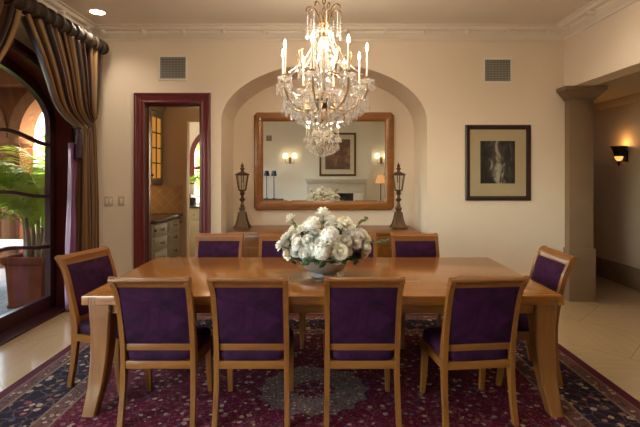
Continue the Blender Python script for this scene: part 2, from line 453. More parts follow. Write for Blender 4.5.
def wall_x(x0, x1, outline, holes, axis='y'):
    """wall slab extruded along axis with holes; 2D polygons bridged by curve fill"""
    cu = bpy.data.curves.new('w', 'CURVE'); cu.dimensions = '2D'; cu.fill_mode = 'BOTH'; cu.extrude = abs(x1-x0)/2
    for poly in [outline]+holes:
        sp = cu.splines.new('POLY'); sp.points.add(len(poly)-1); sp.use_cyclic_u = True
        for p, (a, b) in zip(sp.points, poly): p.co = (a, b, 0, 1)
    ob = bpy.data.objects.new('w', cu); COL.objects.link(ob)
    dg = bpy.context.evaluated_depsgraph_get(); me = bpy.data.meshes.new_from_object(ob.evaluated_get(dg))
    bpy.data.objects.remove(ob); 
    mb = MB(); mb.bm.from_mesh(me); bpy.data.meshes.remove(me)
    c = (x0+x1)/2
    for v in mb.bm.verts:
        a, b, t = v.co
        v.co = (a, c+t, b) if axis == 'y' else (c+t, a, b)
    bmesh.ops.remove_doubles(mb.bm, verts=mb.bm.verts, dist=.0005)
    return mb

def arch_poly(cx, a, z0, b, zb=0, n=32):
    pts = [(cx-a, zb), (cx-a, z0)]
    pts += [(cx-a*math.cos(PI*k/n), z0+b*math.sin(PI*k/n)) for k in range(1, n)]
    pts += [(cx+a, z0), (cx+a, zb)]
    return pts
NCX, NA, NZ, NB = .024, 1.2525, 2.15, .711
DX0, DX1, DZ = -2.150, -1.475, 2.375
# back wall is flush to niche arch and to the pantry doorway
mb = wall_x(YB, YB+.16, [(-3.16, 0), (XR+.26, 0), (XR+.26, ZC), (-3.16, ZC)], [[(DX0, .0005), (DX0, DZ), (DX1, DZ), (DX1, .0005)], arch_poly(NCX, NA, NZ, NB, .0005)])
struct(mb.build('wall_back', M['wall'], angle=25))
# niche: lining + back
ap = arch_poly(NCX, NA, NZ, NB, 0); ap2 = arch_poly(NCX, NA+.06, NZ, NB+.06, 0)
mb = MB()
mb.loft([[Vector((p[0], YB+.158, p[1])) for p in ap], [Vector((p[0], YN, p[1])) for p in ap], [Vector((p[0], YN, p[1])) for p in ap2], [Vector((p[0], YB+.158, p[1])) for p in ap2], [Vector((p[0], YB+.158, p[1])) for p in ap]], closed=False, cap=False)
mb.prism(ap2, 'y', YN, YN+.1)
struct(mb.build('wall_niche', M['wall'], angle=25))
# left wall with the arched opening of the dining window and of a second one near the camera
WY, WA, WZ, WBB = 3.69, 1.33, 2.06, .66
W2Y = .25
mb = wall_x(XL-.3, XL, [(YR-.2, 0), (YB+.16, 0), (YB+.16, ZC), (YR-.2, ZC)], [arch_poly(WY, WA, WZ, WBB, .0005), arch_poly(W2Y, WA, WZ, WBB, .0005)], 'x')
struct(mb.build('wall_left', M['wall'], angle=25))
# rear wall with chimney breast, right wall
struct(MB().box((-3.16, YR-.2, 0), (XC+.15, YR, ZC)).build('wall_rear', M['rearwall']))
struct(MB().box((-.62, YR, 0), (1.52, YR+.22, ZC)).build('wall_chimney', M['rearwall']))
mb = MB().box((XR, YR, 0), (XR+.24, .2, ZC)); mb.box((XR, .2, 2.55), (XR+.24, YB, ZC))
mb.box((XR, 5.42, 0), (XR+.24, 7.4, 2.56))
struct(mb.build('wall_right', M['wall']))
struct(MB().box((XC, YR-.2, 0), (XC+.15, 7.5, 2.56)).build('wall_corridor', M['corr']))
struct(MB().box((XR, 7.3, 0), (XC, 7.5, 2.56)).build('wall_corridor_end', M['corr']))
struct(MB().box((XC-.018, YR, 0), (XC, 7.3, .285), .004).build('baseboard_corridor', M['stonebase']))
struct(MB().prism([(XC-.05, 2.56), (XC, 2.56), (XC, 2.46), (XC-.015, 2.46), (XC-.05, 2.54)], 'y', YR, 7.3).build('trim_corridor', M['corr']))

# crown mouldings: stepped profile, rosettes as parts
def crown_profile():
    return [(0, -.145), (.016, -.145), (.022, -.125), (.075, -.095), (.098, -.078), (.102, -.055), (.15, -.046), (.168, -.018), (.195, -.014), (.195, 0), (0, 0)]
def crown(name, p0, p1, nrm, n_ros, skip=()):
    p0 = Vector(p0); p1 = Vector(p1); nrm = Vector(nrm)
    rings = [[p+nrm*a+Vector((0, 0, ZC+b)) for a, b in crown_profile()] for p in (p0, p1)]
    o = struct(MB().loft(rings).build(name, M['trim'], angle=20))
    d = p1-p0
    for i in range(n_ros):
        c = p0+d*((i+.5)/n_ros)+nrm*.132+Vector((0, 0, ZC-.066))
        r = MB(); r.ball(c, .030, 2, (1, 1, .85)); r.tube([c-nrm*.04, c], [.036, .032], 10)
        r.build('rosette', M['trim'], o, world=True)
    return o
crown('trim_crown_back', (XL, YB, 0), (XR, YB, 0), (0, -1, 0), 12)
crown('trim_crown_left', (XL, YR, 0), (XL, YB, 0), (1, 0, 0), 14)
crown('trim_crown_right', (XR, YR, 0), (XR, YB, 0), (-1, 0, 0), 14)
crown('trim_crown_rear', (XL, YR, 0), (XR, YR, 0), (0, 1, 0), 12)

# stone pilaster at the end of the opening (lifted out as one piece with capital and plinth)
pl = struct(MB().box((2.952, 5.25, 0), (3.243, 5.42, 2.43), .008).build('trim_pilaster', M['pil']))
MB().box((2.935, 5.225, 0), (3.255, 5.42, .63), .008).build('plinth', M['pil'], pl, world=True)
def sq(x0, x1, y0, y1, z): return [Vector((x0, y0, z)), Vector((x1, y0, z)), Vector((x1, y1, z)), Vector((x0, y1, z))]
mb = MB()
prof = [(0, 2.40), (.02, 2.405), (.02, 2.425), (.035, 2.43), (.05, 2.45), (.08, 2.485), (.088, 2.50), (.105, 2.505), (.105, 2.55), ]
mb.loft([sq(2.952-o, 3.243+o, 5.25-o, 5.42, z) for o, z in prof])
mb.build('capital', M['pil'], pl, world=True, smooth=False)

# ------------------------------------------------------------------ pantry doorway casing
d1 = struct(MB().box((DX0-.02, YB, DZ), (DX1+.02, YB+.16, DZ+.002)).build('door_1', M['maroon']))
def casing(x0, x1, zt, w, y, mat, parent):
    prof = [(0, 0), (0, -.022), (.018, -.03), (.03, -.022), (.045, -.022), (.06, -.03), (.085, -.034), (.10, -.044), (.122, -.044), (.122, 0)]
    path = [((x0, 0), (-1, 0)), ((x0, zt), (-1, 1)), ((x1, zt), (1, 1)), ((x1, 0), (1, 0))]
    rings = []
    for (px, pz), (dx, dz) in path:
        rings.append([Vector((px+dx*a, y+b, pz+dz*a)) for a, b in prof])
    MB().loft(rings).build('casing', mat, parent, world=True, angle=25)
casing(DX0, DX1, DZ, .12, YB, M['maroon'], d1)
mb = MB(); mb.box((DX0-.015, YB, 0), (DX0+.004, YB+.17, DZ)); mb.box((DX1-.004, YB, 0), (DX1+.015, YB+.17, DZ)); mb.box((DX0+.004, YB+.001, DZ-.006), (DX1-.004, YB+.169, DZ+.012))
mb.build('door_jamb', M['darkmaroon'], d1, world=True)
mb = MB(); mb.box((DX0+.004, YB+.07, 0), (DX0+.018, YB+.11, DZ)); mb.box((DX1-.03, YB+.05, 0), (DX1-.004, YB+.12, DZ)); mb.box((DX0+.01, YB+.07, DZ-.03), (DX1-.01, YB+.11, DZ-.006))
mb.build('door_stop', M['maroon'], d1, world=True)

# ------------------------------------------------------------------ arched windows (left)
def arched_window(name, cy, detail):
    xr = XL-.20   # glass plane
    gA, gB = WA-.13, WBB-.13
    o = MB()
    lin_o = arch_poly(cy, WA+.001, WZ, WBB+.001); lin_i = arch_poly(cy, WA-.02, WZ, WBB-.02)
    o.loft([[Vector((x, p[0], p[1])) for p in q] for x, q in ((XL+.012, lin_o), (XL+.012, lin_i), (XL-.30, lin_i), (XL-.30, lin_o))], closed=False, cap=False)
    o = struct(o.build(name, M['maroon'], angle=25))
    # casing on the room side
    c_o = arch_poly(cy, WA+.07, WZ, WBB+.07); c_i = arch_poly(cy, WA-.005, WZ, WBB-.005)
    MB().loft([[Vector((x, p[0], p[1])) for p in q] for x, q in ((XL, c_i), (XL+.03, c_i), (XL+.03, c_o), (XL, c_o))], closed=False, cap=False).build('window_casing', M['darkmaroon'], o, world=True, angle=25)
    f_o = arch_poly(cy, WA-.02, WZ, WBB-.02, 0); f_i = arch_poly(cy, gA, WZ, gB, .17)
    mb = MB()
    mb.loft([[Vector((x, p[0], p[1])) for p in q] for x, q in ((xr+.03, f_o), (xr+.03, f_i), (xr-.03, f_i), (xr-.03, f_o), (xr+.03, f_o))], closed=False, cap=False)
    mb.box((xr-.028, cy-WA+.02, 0), (xr+.028, cy+WA-.02, .168))
    mb.box((xr-.026, cy-.07, .168), (xr+.026, cy+.07, WZ+gB))
    mb.build('window_frame', M['darkmaroon'], o, world=True, angle=25)
    g = MB(); pp = arch_poly(cy, gA+.02, WZ, gB+.02, .15)
    g.prism(pp, 'x', xr-.003, xr+.003); g.build('pane', M['glass'], o, world=True, smooth=False)
    if detail:
        for sgn in (1, -1):
            e = cy+sgn*gA
            for pts in ([(0, 1.84), (-.18, 1.865), (-.40, 1.915), (-.62, 1.945), (-.85, 1.93), (-1.13, 1.86)],
                        [(0, 1.275), (-.2, 1.283), (-.40, 1.31), (-.62, 1.345), (-.85, 1.345), (-1.13, 1.29)],
                        [(0, .715), (-.22, .735), (-.45, .775), (-.7, .80), (-1.13, .76)]):
                MB().bar(catmull([(xr, e+sgn*a, z) for a, z in pts], 5), .04, .035, (1, 0, 0)).build('glazing_bar', M['darkmaroon'], o, world=True)
    # threshold inside
    MB().box((XL-.30, cy-WA+.02, .0005), (XL+.01, cy+WA-.02, .02)).build('threshold', M['darkmaroon'], o, world=True)
    return o
arched_window('window_1', WY, True)
arched_window('window_2', W2Y, False)

# ------------------------------------------------------------------ curtains
def curtain(label, mir, ztop):
    C = 3.84
    root = thing('striped_curtain', label, 'curtain', (XL+.12, C+(1.3 if mir == 1 else -1.3), 0), 0, 'striped curtains at the arched window')
    def Y(y): return C+mir*(y-C)
    def s(v): return .55*v**1.15+.45*v**9
    nf = 11
    def fold(u, amp): return amp*(math.sin(2*PI*nf*u)+.35*math.sin(2*PI*nf*2.3*u+1.1))
    def up(u, v):
        zt = 2.03+.17*u**1.5
        yt = 3.86+(5.26-3.86)*u; ye = 4.88+.24*u
        z = ztop+(zt-ztop)*v
        y = yt+(ye-yt)*s(v)
        amp = .052*(1-v)**.8+.026*v**2+.012
        x = XL+.215+fold(u, amp)-.05*v**3*(1-u)+.05*math.sin(PI*v)*(1-u)
        return Vector((x, Y(y+.25*fold(u+.03, amp)), z))
    def low(u, v):
        y0 = 4.88+.24*u; y1 = 4.86+.36*u
        zt = 2.03+.17*u**1.5
        z = zt+(.02-zt)*v
        e = min(1, v*2.2)**.7
        y = y0+(y1-y0)*e
        amp = .028+.012*e
        return Vector((XL+.165-.01*e+fold(u*.64+.2, amp), Y(y+.012*math.sin(5*v+9*u)), z))
    def whole(u, v):
        return up(u, v/.5) if v <= .5 else low(u, (v-.5)/.5)
    m = MB().grid(whole, 132, 64, uv=True)
    m.build('drape', M['drape'], root, world=True, angle=180, solid=.006, keep=True)
    def lin(u, v):
        y = 4.79+.15*u+.04*v*(u-.3)
        z = 1.86+(.03-1.86)*v
        return Vector((XL+.085+.026*math.sin(2*PI*3.5*u+1+.8*v)+.012*math.sin(9*u+4*v), Y(y+.010*math.sin(6*v+5*u)), z))
    MB().grid(lin, 30, 24).build('lining', M['lining'], root, world=True, angle=180, solid=.004)
    # cord and tassel
    tb = MB().tube(catmull([(XL+.005, Y(5.21), 2.34), (XL+.16, Y(5.14), 2.20), (XL+.215, Y(5.02), 2.10), (XL+.20, Y(4.90), 2.045), (XL+.12, Y(4.87), 2.03), (XL+.05, Y(4.95), 2.08), (XL+.01, Y(5.15), 2.25)], 6), .014, 8)
    t = tb.build('tieback_cord', M['rope'], root, world=True)
    c = Vector((XL+.17, Y(4.85), 1.98))
    mb = MB(); mb.lathe([(.006, .06), (.008, .03), (.02, .02), (.024, 0), (.016, -.02), (.022, -.032), (.026, -.05), (.033, -.16), (.040, -.28), (.0, -.282)], 14, c)
    mb.build('tassel', M['tassel'], t, world=True)
    MB().box((XL, Y(5.21)-.012, 2.31), (XL+.02, Y(5.21)+.012, 2.37), .003).build('tieback_hook', M['bronze'], root, world=True)
    return root
curtain('gold and brown striped curtain tied back between the arched window and the doorway', 1, 2.935)
curtain('striped curtain at the left edge of the photo, sweeping left from the rod', -1, 2.935)
RX, RZ = XL+.245, 3.01
rod = thing('curtain_rod', 'thick dark fabric-wrapped curtain rod with rings above the arched window', 'curtain rod', (RX, 3.9, RZ))
MB().tube([(RX, 2.3, RZ), (RX, 5.22, RZ)], .066, 18).build('pole', M['rodwrap'], rod, world=True)
for i in range(21):
    y = 2.42+i*.136
    mb = MB(); mb.tube([(RX, y-.028, RZ-.004), (RX, y-.014, RZ), (RX, y+.014, RZ), (RX, y+.028, RZ+.004)], [.067, .086, .086, .067], 20)
    mb.build('ring', M['rodwrap'], rod, world=True)
    if 3.0 < y:
        MB().tube([(RX, y+.036, RZ), (RX, y+.044, RZ), (RX, y+.052, RZ)], [.066, .074, .066], 18).build('gold_band', M['rodring'], rod, world=True)
MB().lathe([(.0, .07), (.04, .065), (.07, .045), (.08, .02), (.065, 0), (0, 0)], 16).xf(Matrix.Translation((RX, 5.2, RZ)) @ Matrix.Rotation(-PI/2, 4, 'X')).build('finial', M['rodwrap'], rod, world=True)
for y in (5.15, 3.84, 2.6):
    MB().bar([(XL, y, RZ-.02), (RX, y, RZ-.02)], .03, .05, (0, 1, 0)).build('bracket', M['iron'], rod, world=True)

# ------------------------------------------------------------------ rug
RX0, RX1, RY0, RY1 = -2.23, 2.11, 1.45, 4.75
rc = ((RX0+RX1)/2, (RY0+RY1)/2)
o = MB().box((RX0, RY0, .0), (RX1, RY1, .012), .004).build('persian_rug', rug_mat((RX1-RX0)/2, (RY1-RY0)/2))
tag(o, 'large maroon and navy patterned rug under the dining table', 'rug')
RZ0 = .0125

# ------------------------------------------------------------------ dining table
TX0, TX1, TY0, TY1 = -1.506, 1.516, 2.75, 4.02
tcx, tcy = (TX0+TX1)/2, (TY0+TY1)/2
tb = thing('dining_table', 'long honey wood dining table with splayed legs and polished top', 'table', (tcx, tcy, RZ0))
hx, hy = (TX1-TX0)/2, (TY1-TY0)/2
ZT = .76-RZ0
mb = MB(); mb.box((-hx, -hy, ZT-.058), (hx, hy, ZT), .006)
nf0 = set(mb.bm.faces)
for sx in (-1, 1):
    for sy in (-1, 1):
        for k in range(3):
            x = sx*(hx-.045-.02*k); y = sy*hy
            mb.box((x-.0025, y-.002, ZT-.054), (x+.0025, y+.002, ZT-.004))
            y2 = sy*(hy-.045-.02*k); x2 = sx*hx
            mb.box((x2-.002, y2-.0025, ZT-.054), (x2+.002, y2+.0025, ZT-.004))
for f in mb.bm.faces:
    if f not in nf0: f.material_index = 1
top = mb.build('tabletop', M['table_x'], tb); top.data.materials.append(M['groove'])
mb = MB()
i = .05
mb.box((-hx+i, -hy+i, ZT-.125), (hx-i, -hy+i+.03, ZT-.058), .003); mb.box((-hx+i, hy-i-.03, ZT-.125), (hx-i, hy-i, ZT-.058), .003)
mb.build('apron', M['table_x'], tb)
mb = MB(); mb.box((-hx+i+.002, -hy+i+.031, ZT-.124), (-hx+i+.03, hy-i-.031, ZT-.059), .003); mb.box((hx-i-.03, -hy+i+.031, ZT-.124), (hx-i-.002, hy-i-.031, ZT-.059), .003)
mb.build('apron', M['oak_y'], tb)
for sx in (-1, 1):
    for sy in (-1, 1):
        # sabre leg: thick at the top, bowing in and kicking outwards at the foot
        zs = [ZT-.058, ZT-.13, .52, .36, .2, .09, 0]
        cx_ = [hx-.10, hx-.10, hx-.098, hx-.092, hx-.078, hx-.064, hx-.05]
        ws = [.14, .135, .122, .112, .100, .090, .082]
        cy_ = [hy-.09, hy-.09, hy-.09, hy-.086, hy-.07, hy-.045, hy-.025]
        pts = []; 
        rings = []
        fine = catmull([(cx_[k], cy_[k], zs[k]) for k in range(7)], 4)
        for q, p in enumerate(fine):
            t = q/4; k = min(int(t), 5); f = t-k
            w = ws[k]*(1-f)+ws[k+1]*f; w2 = w/2; b = .010
            rings.append([Vector((sx*(p.x+a), sy*(p.y+c), p.z)) for a, c in ((-w2+b, -w2), (w2-b, -w2), (w2, -w2+b), (w2, w2-b), (w2-b, w2), (-w2+b, w2), (-w2, w2-b), (-w2, -w2+b))])
        lg = MB().loft(rings).build('leg', M['oak_z'], tb, angle=30)
        # carved corner ornament on the outer faces
        mb = MB()
        fx = sx*(hx-.05); fy = sy*(hy-.034+.004)
        for r0, a0, a1 in ((.05, .1, 2.6), (.032, .5, 3.4)):
            mb.tube([(sx*(hx-.10)+sx*r0*math.cos(a0+(a1-a0)*q/10)*1.1, sy*(hy-.030), ZT-.115+r0*math.sin(a0+(a1-a0)*q/10)*.7) for q in range(11)], .006, 6)
            mb.tube([(sx*(hx-.030), sy*(hy-.10)+sy*r0*math.cos(a0+(a1-a0)*q/10)*1.1, ZT-.115+r0*math.sin(a0+(a1-a0)*q/10)*.7) for q in range(11)], .006, 6)
        mb.bar([(sx*(hx-.17), sy*(hy-.031), ZT-.10), (sx*(hx-.06), sy*(hy-.031), ZT-.14)], .01, .012, (0, 1, 0))
        mb.build('carved_bracket', M['oak_x'], tb)

# ------------------------------------------------------------------ dining chairs
def make_chair():
    r = thing('dining_chair', 'x', 'chair', (0, 0, RZ0))
    # back stile line in side view (y, z)
    side = [(-.235, 0), (-.208, .16), (-.193, .30), (-.190, .42), (-.205, .52), (-.236, .65), (-.272, .78), (-.310, .865), (-.338, .902), (-.355, .903)]
    sp = catmull([(0, a, b) for a, b in side], 5)
    def yz(z):
        for a, b in zip(sp, sp[1:]):
            if a.z <= z <= b.z and b.z > a.z: return a.y+(b.y-a.y)*(z-a.z)/(b.z-a.z)
        return sp[-1].y
    for sx in (-1, 1):
        pts = []; hs = []; ws = []
        n = len(sp)
        for q, p in enumerate(sp):
            t = q/(n-1)
            x = .211+(.006*(1-p.z/.4)**2 if p.z < .4 else 0)+(.006*((p.z-.75)/.16)**2 if p.z > .75 else 0)
            pts.append((sx*x, p.y, p.z))
            hs.append(.034+.022*math.exp(-((p.z-.42)/.16)**2)+(.0 if p.z < .86 else .006))
            ws.append(.030)
        MB().bar(pts, ws, hs, (1, 0, 0)).build('leg', M['oak_z'], r, angle=40)
    for sx in (-1, 1):
        pts = catmull([(sx*.205, .165, .388), (sx*.207, .172, .28), (sx*.21, .185, .12), (sx*.213, .205, 0)], 5)
        MB().bar(pts, [.046-.018*q/15 for q in range(16)], [.05-.02*q/15 for q in range(16)], (1, 0, 0)).build('leg', M['oak_z'], r, angle=40)
    # seat frame
    mb = MB()
    mb.box((-.205, -.212, .335), (.205, -.178, .383), .004)
    mb.box((-.236, .172, .325), (.236, .205, .393), .006)
    for sx in (-1, 1):
        mb.hull8([Vector((sx*.19, -.2, .336)), Vector((sx*.228, -.2, .336)), Vector((sx*.233, .175, .328)), Vector((sx*.205, .175, .328))],
                 [Vector((sx*.19, -.2, .382)), Vector((sx*.228, -.2, .382)), Vector((sx*.233, .175, .390)), Vector((sx*.205, .175, .390))])
    mb.build('seat_frame', M['oak_x'], r)
    # cushion
    def ring(k, z, grow):
        out = []
        for q in range(40):
            a = 2*PI*q/40
            c, s_ = math.cos(a), math.sin(a)
            e = .32
            px = math.copysign(abs(c)**e, c); py = math.copysign(abs(s_)**e, s_)
            wy = .200+grow; wx = (.198+.028*(py+1)/2)+grow
            out.append(Vector((px*wx, -.005+py*wy, z)))
        return out
    MB().loft([ring(0, .383, 0), ring(1, .403, .010), ring(2, .432, .012), ring(3, .454, 0), ring(4, .466, -.03), ring(5, .471, -.09), ring(6, .472, -.17)]).build('seat', M['velvet'], r, angle=60)
    # back upholstery panel following the curve
    def pan(off):
        def fn(u, v):
            z = .488+(.858-.488)*v
            puff = .014*(1-(2*u-1)**6)*(1-(2*v-1)**6)
            return Vector((-.200+.400*u, yz(z)+off*(.012+puff), z))
        return fn
    mb = MB(); mb.grid(pan(-1), 16, 16); mb.grid(pan(1), 16, 16)
    mb.build('back_panel', M['velvet'], r, angle=50)
    # thin fillet around panel, top rail and lower rail
    mb = MB()
    zz = [.872, .885, .9, .914, .922, .9235, .915, .90, .885, .872]
    front = [(yz(.858)+.016, .856), (yz(.88)+.018, .88), (-.303, .902), (-.320, .916), (-.345, .922), (-.365, .915), (-.367, .902), (-.345, .887), (-.326, .870), (yz(.858)-.016, .856)]
    mb.loft([[Vector((x, a, b)) for a, b in front] for x in (-.229, -.19, .19, .229)])
    mb.build('top_rail', M['oak_x'], r, angle=40)
    mb = MB(); y = yz(.468)
    mb.box((-.200, y-.014, .446), (.200, y+.014, .492), .004)
    mb.build('lower_rail', M['oak_x'], r)
    mb = MB()
    for sx in (-1, 1):
        pts = [(sx*.196, yz(z)-.012, z) for z in (.49, .6, .7, .8, .856)]
        mb.tube(pts, .0035, 6)
        mb.build('piping', M['velvet'], r); mb = MB()
    mb.bm.free()
    return r
ch = make_chair()
def fl(cx, topD): return cx, topD+.34
front = [(-.989, 0, 'front row dining chair nearest the arched window, purple velvet back seen from behind'),
         (-.425, 0, 'second dining chair from the left in the front row, back to the camera'),
         (.243, 0, 'third dining chair from the left in the front row, just right of the flower bowl'),
         (.897, .10, 'rightmost front row dining chair, turned slightly so its dark seat shows at the left')]
rear = [(-1.0, PI, 'leftmost purple velvet chair on the far side of the table, in front of the doorway'),
        (-.386, PI, 'far side chair left of the white flowers, in front of the sideboard'),
        (.30, PI, 'far side chair mostly hidden behind the white flowers'),
        (.905, PI, 'rightmost chair on the far side of the table, below the right lantern')]
first = True
def place(x, y, rz, label, group):
    global first
    c = ch if first else copy_tree(ch)
    first = False
    return put(c, (x, y, RZ0), rz, label, group)
for x, rz, lb in front: place(x+(.03 if rz else 0), 2.50+.365, rz, lb, 'front row dining chairs')
for x, rz, lb in rear: place(x, 4.36-.365, rz, lb, 'far side dining chairs')
a = math.radians(-90-17)
nv = Vector((-math.sin(a), math.cos(a)))
place(-1.845+nv.x*.36, 3.37+nv.y*.36, a, 'dining chair at the left end of the table by the arched window', 'end dining chairs')
place(1.825-.36, 3.36, PI/2, 'dining chair at the right end of the table, before the stone pilaster', 'end dining chairs')

# ------------------------------------------------------------------ sideboard in the niche
SX0, SX1, SY0, SY1, SZ = -1.15, 1.205, 5.36, 6.09, .805
sb = thing('sideboard', 'long honey wood sideboard filling the arched niche under the mirror', 'sideboard', ((SX0+SX1)/2, (SY0+SY1)/2, 0))
MB().box((SX0+.02, SY0+.03, .08), (SX1-.02, SY1, SZ-.035), .003).build('body', M['oak_x'], sb, world=True)
MB().box((SX0, SY0, SZ-.035), (SX1, SY1, SZ), .006).build('top', M['oak_x'], sb, world=True)
MB().box((SX0+.05, SY0+.07, 0), (SX1-.05, SY1, .08)).build('plinth', M['oak_x'], sb, world=True)
nd = 5; wd = (SX1-SX0-.08)/nd
for k in range(nd):
    x0 = SX0+.04+k*wd+.012; x1 = x0+wd-.024
    dr = MB().box((x0, SY0+.012, SZ-.175), (x1, SY0+.032, SZ-.055), .004).build('drawer', M['oak_x'], sb, world=True)
    MB().ball(((x0+x1)/2, SY0+.004, SZ-.115), .012, 2).build('knob', M['bronze'], dr, world=True)
    mb = MB(); f = .05
    mb.box((x0+.002, SY0+.018, .102), (x1-.002, SY0+.032, SZ-.192))
    mb.box((x0, SY0+.008, .10+f), (x0+f, SY0+.02, SZ-.19-f)); mb.box((x1-f, SY0+.008, .10+f), (x1, SY0+.02, SZ-.19-f))
    mb.box((x0, SY0+.008, SZ-.19-f), (x1, SY0+.02, SZ-.19)); mb.box((x0, SY0+.008, .10), (x1, SY0+.02, .10+f))
    dr = mb.build('door', M['oak_z'], sb, world=True)
    MB().ball((x1-.025, SY0+.0, .5), .011, 2).build('knob', M['bronze'], dr, world=True)

# lantern candlesticks
def lantern(label, loc):
    r = thing('lantern_candlestick', label, 'candle lantern', loc, 0, 'lantern candlesticks on the sideboard')
    mb = MB(); 
    mb.loft([sq(-s, s, -s, s, z) for s, z in ((.088, 0), (.088, .02), (.074, .03), (.066, .05), (.052, .10), (.043, .15), (.036, .20), (.030, .245), (.038, .26), (.038, .27), (.026, .285))])
    for sx in (-1, 1):
        for sy in (-1, 1):
            mb.tube([(sx*.092, sy*.092, .014), (sx*.072, sy*.072, .05), (sx*.054, sy*.054, .12), (sx*.038, sy*.038, .22)], [.016, .014, .010, .008], 8)
    mb.build('base', M['bronze'], r, angle=30)
    MB().lathe([(.018, .28), (.03, .30), (.02, .32), (.016, .35), (.034, .37), (.040, .385), (.022, .40), (.016, .43), (.03, .45), (.036, .465), (.02, .48), (.045, .495), (.05, .505), (.0, .505)], 18).build('stem', M['bronze'], r)
    mb = MB()
    for q in range(6):
        a0 = 2*PI*q/6+PI/6; a1 = a0+PI/3
        mb.tube([(.05*math.cos(a0), .05*math.sin(a0), .50), (.083*math.cos(a0), .083*math.sin(a0), .70)], .006, 6)
        mb.tube([(.083*math.cos(a0), .083*math.sin(a0), .70), (.083*math.cos(a1), .083*math.sin(a1), .70)], .008, 6)
        mb.tube([(.05*math.cos(a0), .05*math.sin(a0), .503), (.05*math.cos(a1), .05*math.sin(a1), .503)], .006, 6)
    mb.build('cage', M['bronze'], r)
    mb = MB(); rg = [[Vector((rr*math.cos(2*PI*q/6+PI/6), rr*math.sin(2*PI*q/6+PI/6), z)) for q in range(6)] for rr, z in ((.048, .505), (.081, .698))]
    mb.loft(rg, True, False).build('glass', M['lantern_glass'], r, smooth=False)
    MB().lathe([(.014, .505), (.014, .60), (.0, .602)], 12).build('candle', M['candle'], r)
    mb = MB(); mb.lathe([(.095, .70), (.097, .708), (.07, .722), (.04, .735), (.02, .745), (.016, .76), (.032, .775), (.03, .79), (.014, .80), (.022, .815), (.02, .83), (.008, .842), (.0, .875)], 18)
    mb.build('crown', M['bronze'], r)
lantern('tall bronze candle lantern on the sideboard, left of the mirror', (-1.036, 5.72, SZ))
lantern('tall bronze candle lantern on the sideboard, right of the mirror', (.995, 5.72, SZ))

# mirror
MY = 6.03
mx0, mx1, mz0, mz1 = -.935, .99, 1.02, 2.365
mr = thing('wall_mirror', 'large rectangular mirror in a honey wood frame hung in the niche', 'mirror', ((mx0+mx1)/2, YN, mz0))
fw = .125
def frame_ring(x0, x1, z0, z1, y, fwid, name, mat, parent, prof, chamfer=0):
    # prof: (inset from outer edge 0..fwid, y offset towards the room)
    def rect(i):
        c = max(0, chamfer-i*.5)
        if chamfer:
            return [(x0+i+c, z0+i), (x1-i-c, z0+i), (x1-i, z0+i+c), (x1-i, z1-i-c), (x1-i-c, z1-i), (x0+i+c, z1-i), (x0+i, z1-i-c), (x0+i, z0+i+c)]
        return [(x0+i, z0+i), (x1-i, z0+i), (x1-i, z1-i), (x0+i, z1-i)]
    rings = [[Vector((a, y-o, b)) for a, b in rect(i)] for i, o in prof]
    mb = MB(); R = [[mb.bm.verts.new(p) for p in r] for r in rings]; n = len(R[0])
    for A, B in zip(R, R[1:]+R[:1]):
        for k in range(n): mb.bm.faces.new((A[k], A[(k+1) % n], B[(k+1) % n], B[k]))
    return mb.build(name, mat, parent, world=True, angle=30)
frame_ring(mx0, mx1, mz0, mz1, YN, fw, 'frame', M['burl'], mr, [(0, 0), (0, .045), (.012, .06), (.05, .066), (.095, .058), (.115, .045), (fw, .035), (fw, 0)], .04)
MB().box((mx0+.1, YN-.03, mz0+.1), (mx1-.1, YN-.026, mz1-.1)).build('mirror_glass', M['mirror'], mr, world=True, smooth=False)
# carved corner pieces
mb = MB()
for cx_, sx in ((mx0+.045, 1), (mx1-.045, -1)):
    for cz, sz in ((mz0+.045, 1), (mz1-.045, -1)):
        mb.tube([(cx_+sx*.05*(1-math.cos(t)), YN-.064, cz+sz*.05*math.sin(t)*1.4) for t in [q*.2 for q in range(10)]], .008, 6)
mb.build('corner_carving', M['burl'], mr, world=True)

# ------------------------------------------------------------------ flowers
bowl = thing('silver_bowl', 'low round silver bowl holding white flowers on the dining table', 'bowl', (.02, 3.30, .76))
MB().lathe([(0, .0), (.095, 0), (.10, .006), (.09, .014), (.075, .022), (.09, .03), (.135, .048), (.172, .080), (.190, .115), (.196, .136), (.192, .138), (.183, .115), (.158, .075), (.12, .052), (.05, .042), (0, .04)], 48).build('bowl', M['silver'], bowl, angle=60)
def petal_patch(mb, base, out, upv, w, h, curl, cup):
    side = out.cross(upv).normalized()
    def fn(u, v):
        s_ = (u-.5)*2
        wid = w*(math.sin(PI*min(.98, .12+.72*v))**.6)
        p = base+upv*h*v+out*(cup*math.sin(v*PI*.6)-curl*max(0, v-.6)**2*-6*h*.3)
        return p+side*s_*wid-out*(s_*s_*wid*.45)
    mb.grid(fn, 4, 4)
def rose_mesh(R, n_layers, seed):
    rd = random.Random(seed); mb = MB()
    mb.ball((0, 0, 0), R*.42, 2, (1, 1, 1.1))
    for L in range(n_layers):
        f = (L+1)/n_layers; k = 3+L*2
        for q in range(k):
            a = 2*PI*(q/k)+L*.7+rd.uniform(-.15, .15)
            out = Vector((math.cos(a), math.sin(a), 0))
            tilt = .12+.85*f*f
            upv = (Vector((0, 0, 1))*math.cos(tilt)+out*math.sin(tilt)).normalized()
            o2 = (out*math.cos(tilt)-Vector((0, 0, 1))*math.sin(tilt)).normalized()
            petal_patch(mb, out*R*.12*f+Vector((0, 0, -R*.55)), o2, upv, R*(.42+.22*f), R*(1.25-.18*f), .5*f, R*.30*(.5+.5*f))
    return mb
